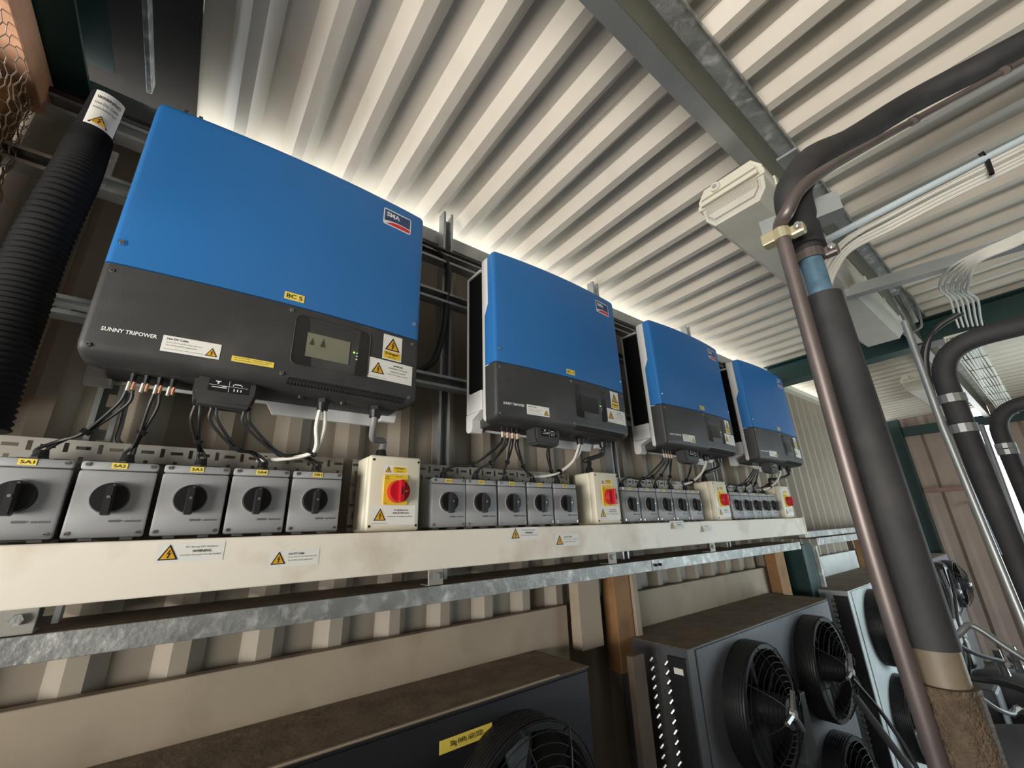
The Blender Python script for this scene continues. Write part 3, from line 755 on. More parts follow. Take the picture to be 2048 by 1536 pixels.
lettering(s, gm, [('PV GENERATOR', 0.088, 0.0485, 0.0038, 0.037, .01, True), ('ISOLATOR (AC)', 0.088, 0.0405, 0.0052, 0.043, .02, True), ('Switch for emergency isolation', 0.086, 0.0335, 0.0036, 0.066, .01, True), ('Warranty void if label removed', 0.0155, 0.0182, 0.0024, 0.038, 0, False)])
bm = B(); cyl(bm, (0.048, 0.06, 0.184), (0.048, 0.06, 0.194), 0.0175, seg=6); cyl(bm, (0.048, 0.06, 0.194), (0.048, 0.06, 0.210), 0.0155, 0.012, 14); part(ac, 'cable_gland', bm, 'black')
ACX = [0.573, 1.402, 2.262, 3.055]
acs = [ac] + [dup(ac) for _ in range(3)]
for k, o in enumerate(acs):
    place(o, (ACX[k], 0.085, -0.2035)); o['group'] = 'cream isolators with red knobs'
    o['label'] = 'cream isolator box with red knob on yellow plate, ' + ('nearest and largest', 'second from the left', 'third from the left', 'farthest, at the end of the trunking')[k]

# ------------------------------------------------------------------ cables between inverters and isolators
def cable(name, pts, r, m, label, group=None, tag=None, twin=False, seg=7):
    pts = [Vector(p) for p in pts]
    if not twin:
        bm = B(); tube(bm, pts, r, seg, sub=6)
        return solo(name, bm, m, label, 'cable', group, smooth=True)
    t = thing(name, label, 'cable', pts[0].lerp(pts[-1], .5), group)
    for sgn in (-1, 1):
        q = [p + Vector((sgn * r * (1.25 + 0.9 * math.sin(i * 1.9)), r * .4 * sgn, r * .35 * sgn)) for i, p in enumerate(pts)]
        bm = B(); tube(bm, q, r, seg, sub=6); part(t, 'core', bm, m, smooth=True)
    if tag is not None:
        p = pts[tag]; bm = B(); cyl(bm, p + Vector((-.002, 0, -.004)), p + Vector((.002, 0, .004)), r * 2.6, seg=8); box(bm, p.x, p.x + .010, p.y - .001, p.y + .001, p.z - .001, p.z + .001)
        part(t, 'cable_tie', bm, 'black')
    return t
for k in range(4):
    x0 = INVX[k]; names = [t for _, _, _, t in todo[5 * k:5 * k + 5]]
    wh = 'the %s inverter' % ('nearest', 'second', 'third', 'farthest')[k]
    starts = [0.098, 0.138, 0.205, 0.232, 0.288] if k == 0 else [0.098, 0.118, 0.138, 0.158, 0.270]
    for n, (sx, t) in enumerate(zip(starts, names)):
        e = ISO[t]
        z0 = INVZ - (0.038 if n < 2 or (k and n < 4) else 0.060); y0 = 0.075 if z0 > 0.06 else 0.05
        s0 = Vector((x0 + sx, y0, z0))
        dx = e.x - s0.x
        bend = 0.35 if abs(dx) < .06 else 0.5
        pts = [s0, s0 + Vector((dx * .06, 0.012, -0.028)), s0.lerp(e, .5) + Vector((dx * (-.02), .008, -.012 - .10 * abs(dx))), e + Vector((-dx * .22, 0, 0.020 + .03 * abs(dx))), e + Vector((0, 0, 0.004)), e - Vector((0, 0, .01))]
        cable('dc_cable', pts, 0.0031, 'black_cable', 'thin black twin cable hanging from %s down to isolator %s' % (wh, t), 'black cables between inverters and isolators', tag=2, twin=True)
    a = Vector((x0 + 0.441, 0.065, INVZ - 0.030))
    if k == 0: pts = [a, a + Vector((0.003, .01, -.04)), a + Vector((.004, .02, -.082)), a + Vector((-.004, .035, -.100)), a + Vector((-.045, .075, -.110)), a + Vector((-.10, .10, -.113))]
    else: pts = [a, a + Vector((-.002, .01, -.03)), a + Vector((-.018, .03, -.065)), a + Vector((-.055, .06, -.098)), a + Vector((-.10, .085, -.112)), a + Vector((-.15, .11, -.114))]
    cable('data_cable', pts, 0.0046, 'white_cable', 'white twin cable curving out of a gland below %s' % wh, 'white cables below the inverters', twin=True, tag=3)
    a = Vector((x0 + 0.568, 0.065, INVZ - 0.028)); e = Vector((ACX[k] + 0.048, 0.145, -0.004))
    pts = [a, a + Vector((.002, .012, -.03)), a.lerp(e, .5) + Vector((-.012 - .05 * (k > 0), .0, -.012)), e + Vector((.004, 0, .035)), e + Vector((0, 0, .008)), e - Vector((0, 0, .008))]
    cable('supply_cable', pts, 0.0085, 'grey_cable' if k == 0 else 'black_cable', 'thick %s cable from %s into the cream isolator below' % ('grey' if k == 0 else 'black', wh), 'supply cables of the inverters', seg=10)
# black cables running along and between the upper struts
cable('strut_cable', [(0.60, 0.185, 0.742), (0.75, 0.180, 0.744), (0.815, 0.178, 0.725), (0.835, 0.178, 0.66), (0.828, 0.180, 0.52), (0.818, 0.182, 0.42), (0.790, 0.190, 0.32), (0.742, 0.215, 0.285), (0.70, 0.22, 0.28)], 0.0105, 'black_cable', 'thick black cable bending down beside the strut between the first two inverters', seg=10)
for q in range(3):
    cable('strut_cable', [(-0.3, 0.172 + .012 * q, 0.752 + .008 * (q % 2)), (0.9, 0.171 + .012 * q, 0.751 + .01 * (q % 2)), (2.0, 0.172 + .012 * q, 0.753 + .008 * (q % 2)), (3.3, 0.172 + .012 * q, 0.752)], 0.008, 'black_cable', ('rearmost', 'middle', 'foremost')[2 - q] + ' black cable lying along the top strut behind the inverters', 'black cables on the top strut')
cable('thin_cable', [(0.082, 0.225, 0.10), (0.084, 0.222, 0.03), (0.086, 0.222, -.005), (0.115, 0.222, -.022), (0.16, 0.224, -.026)], 0.0045, 'grey_cable', 'thin grey cable curving behind the tray below the left end of the first inverter')

# ------------------------------------------------------------------ refrigerant pipe drops
def seg_tube(root, name, pts, r, m, seg=16, label=None, sub=0):
    bm = B(); tube(bm, pts, r, seg, sub=sub); return part(root, name, fix(bm), m, smooth=True, label=label)
def elbow(a, corner, b, r, n=8):
    a, c, b = Vector(a), Vector(corner), Vector(b)
    d0 = (a - c).normalized(); d1 = (b - c).normalized()
    p0, p2 = c + d0 * r, c + d1 * r
    return [a] + [p0 * (1 - t) ** 2 + c * 2 * t * (1 - t) + p2 * t * t for t in [i / n for i in range(n + 1)]] + [b]
px, py = 1.102, -0.783
pipe = thing('insulated_pipe', 'thick black foam insulated pipe, the nearest, with a blue tinged bare section', 'pipe', (px, py, FL))
seg_tube(pipe, 'insulation_sleeve', [(px, py, -0.385), (px + .002, py, -0.1), (px, py, 0.188)], 0.0305, 'insul', 20)
seg_tube(pipe, 'bare_pipe', [(px, py, 0.187), (px, py, 0.31)], 0.0195, 'blue_copper', 18, 'blue tinged bare pipe')
seg_tube(pipe, 'upper_insulation', [Vector((px, py, 0.292)), Vector((px, py, 0.32)), PZ(1586, 400, .80), PZ(1596, 362, .83), PZ(1628, 318, .92), PZ(1700, 280, 1.08), PZ(1824, 204, 1.10), PZ(2000, 113, 1.02), PZ(2200, 8, .95), PZ(2200, 8, .95) * 2 - PZ(2000, 113, 1.02), PZ(2200, 8, .95) + (PZ(2200, 8, .95) - PZ(2000, 113, 1.02)) * 3.2], [.0315, .0315, .0315, .0315, .031, .030, .031, .031, .031, .031, .031], 'insul', 20, None, 6)
seg_tube(pipe, 'insulation_end', [(px, py, 0.286), (px, py, 0.297)], 0.026, 'insul', 18)
seg_tube(pipe, 'bare_sleeve', [(px, py, -0.384), (px, py, -0.43)], 0.0285, 'bare', 18, 'tan bare sleeve')
seg_tube(pipe, 'tape_wrap', [(px, py, -0.428), (px + .01, py, -0.9), (px + .02, py, FL)], 0.036, 'wrap', 18, 'brown spiral tape wrapping')
bx0, by0 = 1.010, -0.771
top = [PZ(1574, 425, .752), PZ(1599, 380, .757), PZ(1650, 340, .80), PZ(1740, 289, .95), PZ(1824, 243, 1.03), PZ(2000, 147, .98), PZ(2200, 42, .92), PZ(2200, 42, .92) * 2 - PZ(2000, 147, .98), PZ(2200, 42, .92) + (PZ(2200, 42, .92) - PZ(2000, 147, .98)) * 3.2]
low = [(1.066, -0.757, -0.50), (1.068, -0.757, -0.56), (1.064, -0.762, -0.592), (1.045, -0.775, -0.612), (0.98, -0.80, -0.62)]
cp = thing('copper_pipe', 'slim dull copper pipe running beside the nearest black insulated pipe', 'pipe', (1.05, -0.76, -0.62))
seg_tube(cp, 'pipe_run', [Vector(p) for p in low[::-1]] + [Vector((1.045, -0.758, -0.25)), Vector((1.025, -0.765, 0.05)), Vector((bx0, by0, 0.26)), Vector((1.008, -0.773, 0.31))] + top, [.0122] * 10 + [.0115, .0105, .0095, .0088, .0085, .0085, .0085, .0085], 'copper', 12, sub=5)
for (u, v, z) in ((1828, 241, 1.028), (2012, 140, .977)):
    p = PZ(u, v, z); d = (top[4] - top[3]).normalized(); bm = B(); cyl(bm, p - d * .014, p + d * .014, .0108, seg=12); part(cp, 'solder_joint', fix(bm), 'copper', smooth=True)
# strut arm with pipe clamps
sd = Vector((0.21, -0.978, 0.0)).normalized(); sv = Vector((0, 0, 1)); sn = sd.cross(sv).normalized()
def strut_arm(p0, L, label, group):
    t = thing('pipe_bracket', label, 'bracket', p0, group); p0 = Vector(p0); w = 0.0205; th = 0.003
    bm = B()
    def slab(a0, a1, b0, b1):
        prism(bm, [(a0, b0), (a1, b0), (a1, b1), (a0, b1)], lambda a, b: p0 + sn * a + sv * b, lambda a, b: p0 + sn * a + sv * b + sd * L)
    slab(-w, w, w - th, w); slab(-w, w, -w, -w + th); slab(w - th, w, -w + th, w - th); slab(-w, -w + th, -w + th, -w + 0.010); slab(-w, -w + th, w - 0.010, w - th)
    part(t, 'channel', fix(bm), 'galv_smooth'); return t
A0 = PZ(1526, 471, 0.86)
arm = strut_arm(A0, 0.13, 'steel strut arm holding the two nearest pipes in clamps, seen end on', 'strut arms holding the pipes')
bm = B(); tube(bm, [PZ(1640, 487, 1.02), PZ(1830, 388, 1.0), PZ(2060, 271, .97), PZ(2300, 149, .94), PZ(2300, 149, .94) + Vector((.12, -1.05, .02))], .0085, 10)
solo('conduit', fix(bm), 'blue_lit', 'pale blue lit conduit running right from the strut arm below the roof', 'conduit', smooth=True)
def clamp(root, c, r, m, name):
    """band round a vertical pipe with a lug and bolt"""
    bm = B(); n = 18; h = 0.0105
    for k in range(n):
        a0, a1 = 2 * math.pi * k / n, 2 * math.pi * (k + 1) / n
        prism(bm, [(r, -h), (r + .003, -h), (r + .003, h), (r, h)], lambda q, b, a=a0: c + Vector((math.cos(a) * q, math.sin(a) * q, b)), lambda q, b, a=a1: c + Vector((math.cos(a) * q, math.sin(a) * q, b)))
    d = Vector((0.35, -0.93, 0)); e = c + d * (r + .012)
    box(bm, e.x - .009, e.x + .009, e.y - .013, e.y + .013, e.z - .0105, e.z + .0105, .004)
    o = part(root, name, fix(bm), m)
    bm = B(); v = Vector((-.93, -.35, 0)); cyl(bm, e + v * .008, e + v * .019, .006, seg=6); cyl(bm, e + v * .018, e + v * .024, .0035, seg=8); part(o, 'clamp_bolt', fix(bm), 'steel')
    bm = B(); f = c + Vector((-.10, .98, 0)) * (r + .010); box(bm, f.x - .012, f.x + .012, f.y - .012, f.y + .010, f.z - .012, f.z + .012, .002); part(o, 'clamp_saddle', bm, m)
clamp(arm, Vector((1.008, -0.772, 0.292)), 0.0118, 'zinc', 'pipe_clamp')
clamp(arm, Vector((px, py, 0.277)), 0.0215, 'copper', 'pipe_clamp')
bm = B(); p = PZ(1590, 330, .95); box(bm, p.x - .05, p.x + .05, p.y - .02, p.y + .02, p.z - .003, p.z + .003); part(arm, 'top_plate', bm, 'galv_smooth')
# white cables clipped along the arm
for q in range(5):
    d = 7.5 * q + (5 if q > 1 else 0)
    pts = [PZ(2300, 158 + d, .94) + Vector((.12, -1.05, .02)), PZ(2300, 158 + d, .94), PZ(2060, 284 + d, .97), PZ(1900, 362 + d, 1.0), PZ(1780, 425 + d, 1.02), PZ(1712 - 2 * q, 464 + d, 1.03), PZ(1668 + 2 * q, 500 + d, 1.04), PZ(1645 + 4 * q, 540 + d, 1.06), PZ(1640 + 5 * q, 590 + d, 1.08), PZ(1650 + 5 * q, 640 + d, 1.1)]
    cable('white_cable', pts, 0.0042, 'white_cable', ('uppermost', 'second', 'middle', 'fourth', 'lowest')[q] + ' white cable strapped below the pale blue conduit', 'white cables below the conduit')
bm = B(); p = PZ(1968, 318, .975); tube(bm, [p + Vector((0, 0, .02)), p + Vector((.012, -.004, 0)), p + Vector((0, 0, -.045))], .005, 6); solo('cable_tie', bm, 'black', 'black cable tie round the pale blue conduit and white cables', 'cable tie')
A1 = PZ(1690, 588, 1.62)
arm2 = strut_arm(A1, 1.9, 'second steel strut arm, beyond the nearest pipes, carrying white cables', 'strut arms holding the pipes')
A2 = PZ(1790, 690, 2.6)
for q in range(6):
    pts = [PZ(2300, 372 + 4 * q, 1.08) + Vector((.15, -.95, .02)), PZ(2300, 372 + 4 * q, 1.08), PZ(2100, 440 + 4 * q, 1.2), PZ(2030, 472 + 4 * q, 1.26), PZ(1955, 505 + 4 * q, 1.34), PZ(1898 + 8 * q, 538 + 5 * q, 1.44), PZ(1880 + 11 * q, 574 + 2 * q, 1.6), PZ(1900 + 11 * q, 600, 1.85), PZ(1912 + 10 * q, 640, 2.3), PZ(1930 + 9 * q, 690, 3.1)]
    cable('white_cable', pts, 0.0050, 'white_cable', ('leftmost', 'second', 'third', 'fourth', 'fifth', 'rightmost')[q] + ' white cable sweeping from the second strut arm to the ceiling tray', 'white cables to the ceiling tray')
# ladder tray of white cables along the ceiling
tr = thing('cable_ladder', 'white cables laid side by side on a tray running down the ceiling', 'cable tray', (4.6, -0.845, 0.70))
for q in range(7):
    y = -0.80 - 0.015 * q
    bm = B(); tube(bm, [(3.45 + .45 * i, y + .004 * math.sin(i * 2.1 + q), 0.700 + .004 * math.cos(i + q)) for i in range(8)], 0.0068, 6); part(tr, 'tray_cable', bm, 'white_cable', smooth=True)
bm = B(); box(bm, 3.4, 6.7, -0.90, -0.79, 0.712, 0.716); box(bm, 3.4, 6.7, -0.79, -0.786, 0.69, 0.716); part(tr, 'tray_base', bm, 'fixture')
for q in range(9):
    x = 3.6 + .33 * q; bm = B(); box(bm, x, x + .008, -0.905, -0.795, 0.690, 0.692); part(tr, 'cable_tie', bm, 'black')
# further pipe drops
def drop(x, y, zb, label, lab2, L, comp):
    t = thing('insulated_pipe', label, 'pipe', (x, y, FL))
    seg_tube(t, 'insulation_sleeve', elbow((x, y, FL + .5), (x, y, zb), (x + .05, y - 1.4, zb + .02), 0.12), 0.027, 'insul', 14)
    seg_tube(t, 'tape_wrap', [(x, y, FL), (x, y, FL + .51)], 0.031, 'wrap', 14)
    for zc in (0.02, zb - .16):
        bm = B(); cyl(bm, (x, y, zc - .012), (x, y, zc + .012), .030, seg=14); box(bm, x + .028, x + .05, y - .02, y + .004, zc - .012, zc + .012); part(t, 'pipe_clamp', fix(bm), 'galv_smooth')
    u = thing('copper_pipe', lab2, 'pipe', (x - .06, y + .01, FL))
    seg_tube(u, 'pipe_run', comp, 0.0085, 'galv_smooth', 10)
    return t
drop(1.935, -0.835, 0.268, 'second black insulated pipe, behind the nearest one, bending towards the right', 'slim pale pipe beside the second black insulated pipe', 1, [PZ(1809, 642, 1.20), PZ(1885, 853, 1.10), PZ(1962, 1040, 1.02), PZ(2030, 1205, .95), PZ(2110, 1400, .88)])
drop(2.80, -0.865, 0.20, 'third black insulated pipe at the right edge of the picture', 'slim pale pipe beside the third black insulated pipe', 1, [PZ(1962, 850, 1.7), PZ(2003, 960, 1.6), PZ(2048, 1085, 1.5), PZ(2110, 1260, 1.4)])
for q in range(3):
    cable('drop_cable', [PZ(1925 - 8 * q, 628, 1.45), PZ(1880 - 4 * q, 655, 1.35), PZ(1848 + 5 * q, 690, 1.28), PZ(1846 + 5 * q, 740, 1.23), PZ(1868 + 5 * q, 820, 1.18), PZ(1925 + 5 * q, 960, 1.09), PZ(1990 + 5 * q, 1110, 1.02)], 0.0045, ('black_cable', 'grey_cable', 'black_cable')[q], ('thin black cable tied along the left of the second pipe', 'grey cable tied along the second pipe', 'thin black cable between the second pipe and its pale companion')[q])
cable('loop_cable', [PZ(1775, 572, 2.3), PZ(1800, 574, 2.3), PZ(1828, 600, 2.25), PZ(1842, 640, 2.2), PZ(1838, 658, 2.2), PZ(1800, 668, 2.3), PZ(1770, 650, 2.35)], 0.005, 'grey_cable', 'grey cable hanging in a loop from the ceiling beyond the light fixture')
bm = B()
for (u0, v0, u1, v1) in ((1775, 585, 1815, 650), (1795, 578, 1832, 645)):
    tube(bm, [PZ(u0, v0, 2.3), PZ(u1, v1, 2.3)], 0.012, 6)
p = PZ(1778, 580, 2.3); box(bm, p.x - .04, p.x + .04, p.y - .03, p.y + .03, p.z - .03, p.z + .03, .006)
solo('cable_bracket', bm, 'galv', 'pale steel bracket with two struts under the purlin beyond the light fixture', 'bracket')

# ------------------------------------------------------------------ strip light fixtures hung under the purlin
def fixture(x0, x1, y, z, label, chain=True, w=0.092):
    t = thing('strip_light', label, 'light fixture', ((x0 + x1) / 2, y, z), 'strip lights under the roof')
    def sec(pts, xa, xb, name, m, ins=0.0, taper=0.0):
        bm = B(); prism(bm, pts, lambda a, b: Vector((xa, y + a, z + b)), lambda a, b: Vector((xb, y + a, z + b)))
        fix(bm); bmesh.ops.bevel(bm, geom=[e for e in bm.edges if abs(e.verts[0].co.x - e.verts[1].co.x) < 1e-5], offset=0.014, segments=3, affect='EDGES')
        return part(t, name, fix(bm), m, smooth=True)
    sec([(-w, .050), (w, .050), (w, .072), (w * .75, .105), (-w * .75, .105), (-w, .072)], x0, x1, 'housing', 'fixture')
    sec([(-w - .003, .040), (w + .003, .040), (w + .003, .056), (-w - .003, .056)], x0 - .003, x1 + .003, 'sealing_rim', 'fixture')
    d = sec([(-w * .96, .045), (-w * .92, .000), (-w * .68, -.030), (w * .68, -.030), (w * .92, .000), (w * .96, .045)], x0 + .006, x1 - .006, 'diffuser', 'diff')
    bm = B()
    for k in range(7): box(bm, x0 + 0.003, x0 + 0.005, y - w * .8, y + w * .8, z + .006 + k * .005, z + .008 + k * .005)
    part(d, 'end_ribs', bm, 'diff')
    bm = B(); cyl(bm, (x0 + .002, y + .030, z + .078), (x0 - .008, y + .030, z + .078), .016, .013, 16); ep = part(t, 'cable_entry', fix(bm), 'fixture', smooth=True)
    bm = B(); cyl(bm, (x0 - .0075, y + .030, z + .078), (x0 - .0095, y + .030, z + .078), .007, seg=12); part(ep, 'entry_hole', bm, 'grey_box')
    n = 6
    for k in range(n):
        xx = x0 + .08 + (x1 - x0 - .16) * k / (n - 1)
        for s in (-1, 1):
            bm = B(); box(bm, xx, xx + .025, y + s * (w + .004) - .003, y + s * (w + .004) + .003, z + .036, z + .068, .002); part(t, 'clip', bm, 'fixture')
    if chain:
        for xx in (x0 + .10, x1 - .12):
            ch = None; zt = z + .108; k = 0
            bm0 = B()
            while zt < 0.815:
                pts = [Vector((xx, y - .03, zt)) + (Vector((.004 * math.sin(a), 0, .009 - .009 * math.cos(a))) if k % 2 else Vector((0, .004 * math.sin(a), .009 - .009 * math.cos(a)))) for a in [i * math.pi / 4 for i in range(9)]]
                tube(bm0, pts, .0013, 5, False); zt += .0145; k += 1
            part(t, 'hanging_chain', bm0, 'steel')
    return t
fixture(1.31, 2.93, -0.607, 0.655, 'long dusty strip light hung on chains below the purlin, nearest the camera')
fixture(4.55, 6.1, -0.50, 0.73, 'far strip light beyond the dark green rafter', True)

# ------------------------------------------------------------------ upper left: conduit, timber and chicken wire
cd = thing('flexible_conduit', 'thick black corrugated conduit standing left of the nearest inverter', 'conduit', (-0.098, 0.165, -0.35))
path = [PZ(u, v, z * .88) for u, v, z in ((-60, 860, .74), (-12, 720, .78), (36, 600, .83), (85, 480, .88), (146, 360, .94), (172, 302, .975), (186, 270, .99))]
fine = smooth_path(path, 44)
R_ = [0.0415 - 0.0105 * (i / (len(fine) - 1)) ** 1.5 for i in range(len(fine))]
bm = B(); tube(bm, fine, [R_[i] * (1 + 0.055 * math.sin(i * 2 * math.pi / 4)) for i in range(len(fine))], 22); part(cd, 'corrugated_sleeve', fix(bm), 'matt_black', smooth=True)
ax = (path[-1] - path[-2]).normalized(); e0 = path[-1] - ax * .003
bm = B(); cyl(bm, e0, e0 + ax * .098, .030, .027, 22); part(cd, 'end_spigot', fix(bm), 'matt_black', smooth=True)
side = Vector((1, 0, 0)); side = (side - ax * side.dot(ax)).normalized(); nrm = ax.cross(side).normalized()
if nrm.y > 0: nrm = -nrm
def cm(x, z, l):
    a = x / .0315
    return e0 + ax * z + (side * math.sin(a) + nrm * math.cos(a)) * (.0312 + .0013 * l)
bm = B(); put_rect(bm, cm, -0.012, 0.040, 0.004, 0.092, 1, 12); s = part(cd, 'warning_sticker', bm, 'paper')
warn_tri(s, cm, -0.006, 0.008, 0.030, 2, 0.024)
lettering(s, cm, [('WARNING', 0.012, 0.072, 0.007, 0.038, .02, True), ('Live DC Cable', 0.012, 0.058, 0.006, 0.038, 0, True), ('Isolate before work', 0.012, 0.046, 0.005, 0.038, 0, True)])
# rough timber joist, sunlight put into its bright colour
bm = B(); box(bm, -0.232, -0.180, -0.52, 0.205, 0.700, 0.775, .004); solo('timber_joist', bm, 'sunlit_wood', 'timber joist coloured sunlit salmon at the upper left corner behind the chicken wire', 'beam')
bm = B(); box(bm, -0.318, -0.285, 0.01, 0.262, -0.03, 0.80, .003)
solo('timber_partition', bm, 'darkwood', 'dark old timber partition behind the chicken wire at the left edge', 'partition')
bm = B(); box(bm, -0.282, -0.205, 0.12, 0.20, 0.43, 0.698, .006); solo('timber_block', bm, 'wood', 'brown timber block below the joist behind the chicken wire', 'timber')
# wire netting: hexagonal cells of twisted wire, crumpled
nw = thing('chicken_wire', 'crumpled rusty chicken wire hanging in the upper left corner', 'netting', (-0.19, 0.1, 0.4))
random.seed(3)
def nz(a, b): return 0.5 * math.sin(a * 31 + b * 17) + 0.3 * math.sin(a * 67 - b * 41) + 0.2 * math.sin(b * 93 + a * 11)
def npos(a, b):
    e = max(0, a - 0.18)
    return Vector((-0.192 + 0.012 * nz(a, b) - 0.25 * e, a + .004 * nz(b, a * 2), b + .004 * nz(a * 2, b)))
bm = B(); s = 0.0145; hx = s * math.sqrt(3)
def edge_of(z): return 0.150 + 0.075 * math.sin(min(1, max(0, (0.80 - z) / .42)) * math.pi * .9) + 0.012 * math.sin(z * 60)
rows = int((0.83 - 0.33) / (1.5 * s)); cols = int(0.62 / hx)
for r in range(rows):
    for c in range(cols):
        cx = -0.32 + hx * (c + 0.5 * (r % 2)); cz = 0.33 + 1.5 * s * r
        if cx > edge_of(cz): continue
        v = [(cx + s * math.sin(math.radians(60 * k)), cz + s * math.cos(math.radians(60 * k))) for k in range(6)]
        for k in ((0, 1), (1, 2), (5, 0)):
            a, b = npos(*v[k[0]]), npos(*v[k[1]])
            tube(bm, [a, b], 0.0013 if k == (1, 2) else 0.0009, 4, False)
        if cx > edge_of(cz) - hx * 1.3 and random.random() < .7:
            p = npos(*v[1]); q = p
            for _ in range(3):
                n_ = q + Vector((random.uniform(-.012, .012), random.uniform(-.004, .014), random.uniform(-.014, .014))); tube(bm, [q, n_], .0006, 4, False); q = n_
part(nw, 'wire_mesh', bm, 'wire', kind='stuff')
bm = B()
for k in range(46):
    a = Vector((-0.20 + random.uniform(-.012, .012), random.uniform(.13, .20), random.uniform(.60, .70)))
    q = a + Vector((random.uniform(-.02, .02), random.uniform(-.02, .02), random.uniform(-.02, .02))); tube(bm, [a, q], .0006, 4, False)
part(nw, 'bunched_strands', bm, 'steel', kind='stuff', label='bright bunched wire strands')
bm = B(); box(bm, -0.052, -0.040, -0.7, 0.24, 0.925, 0.962, .002); solo('roof_flashing', bm, 'galv', 'narrow silvery flashing strip at the left end of the roof sheets', 'trim')
bm = B(); p = PY(222, 305, .17); box(bm, -0.085, -0.052, 0.205, 0.212, 0.56, 0.68, .002); solo('strut_end_plate', bm, 'galv', 'small pale steel plate right of the conduit label', 'plate')

# ------------------------------------------------------------------ condensers below the rail
def fan(root, cx, cy, cz, r, m_rear='black'):
    """axial fan: shroud on the front panel (y = cy), wire guard bulging to the room"""
    bm = B(); n = 28; prof = [(r, 0.0), (r * 1.0, -0.055), (r * .97, -0.075), (r * .90, -0.075), (r * .90, 0.0)]
    V = [[bm.verts.new((cx + math.cos(2 * math.pi * k / n) * q, cy + d, cz + math.sin(2 * math.pi * k / n) * q)) for q, d in prof] for k in range(n)]
    for k in range(n):
        a, b = V[k], V[(k + 1) % n]
        for i in range(len(prof) - 1): bm.faces.new((a[i], a[i + 1], b[i + 1], b[i]))
    f = part(root, 'fan_shroud', fix(bm), 'black', smooth=True)
    bm = B(); cyl(bm, (cx, cy - .0015, cz), (cx, cy - .003, cz), r * .9, seg=28); part(f, 'fan_opening', bm, 'darkhole')
    for k in range(5):
        a = 2 * math.pi * k / 5 + .3
        bm = B()
        u = Vector((math.cos(a), 0, math.sin(a))); w = Vector((-math.sin(a), 0, math.cos(a))); c = Vector((cx, cy - .035, cz))
        P = [c + u * .05 - w * .030 + Vector((0, .022, 0)), c + u * .05 + w * .030 - Vector((0, .016, 0)), c + u * r * .86 + w * .085 - Vector((0, .018, 0)), c + u * r * .86 - w * .045 + Vector((0, .022, 0))]
        T = Vector((0, -.002, 0)); A_ = [bm.verts.new(p) for p in P]; B_ = [bm.verts.new(p + T) for p in P]
        for q in range(4): bm.faces.new((A_[q], A_[(q + 1) % 4], B_[(q + 1) % 4], B_[q]))
        bm.faces.new(A_[::-1]); bm.faces.new(B_); part(f, 'fan_blade', fix(bm), 'handle')
    bm = B(); g = 0.062
    for i in range(9):
        q = i / 8; rr = r * (.98 - .70 * q ** 1.0); d = -0.075 - g * math.sin(q * math.pi / 2)
        tube(bm, [(cx + math.cos(a) * rr, cy + d, cz + math.sin(a) * rr) for a in [2 * math.pi * k / 32 for k in range(33)]], .0016, 4, False)
    for i in range(7):
        rr = r * .985; d = -0.010 - .0095 * i
        tube(bm, [(cx + math.cos(a) * rr * 1.012, cy + d, cz + math.sin(a) * rr * 1.012) for a in [2 * math.pi * k / 32 for k in range(33)]], .0014, 4, False)
    for k in range(8):
        a = 2 * math.pi * k / 8 + .2
        tube(bm, [(cx + math.cos(a) * r * (.99 - .70 * q), cy - 0.077 - g * math.sin(q * math.pi / 2), cz + math.sin(a) * r * (.99 - .70 * q)) for q in (0, .25, .5, .75, 1)], .0022, 4, False)
    part(f, 'wire_guard', bm, 'black')
    bm = B(); cyl(bm, (cx, cy - .135, cz), (cx, cy - .02, cz), r * .23, r * .26, 18); part(f, 'fan_motor', fix(bm), 'handle', smooth=True)
    bm = B()
    for k in range(3):
        a = 2 * math.pi * k / 3 + 1.2; tube(bm, [(cx, cy - .140, cz), (cx + math.cos(a) * r * .34, cy - .142, cz + math.sin(a) * r * .34)], .009, 6)
    cyl(bm, (cx, cy - .136, cz), (cx, cy - .150, cz), .022, .014, 10)
    part(f, 'motor_bracket', fix(bm), 'steel', label='bright cast bracket on the motor')
    return f
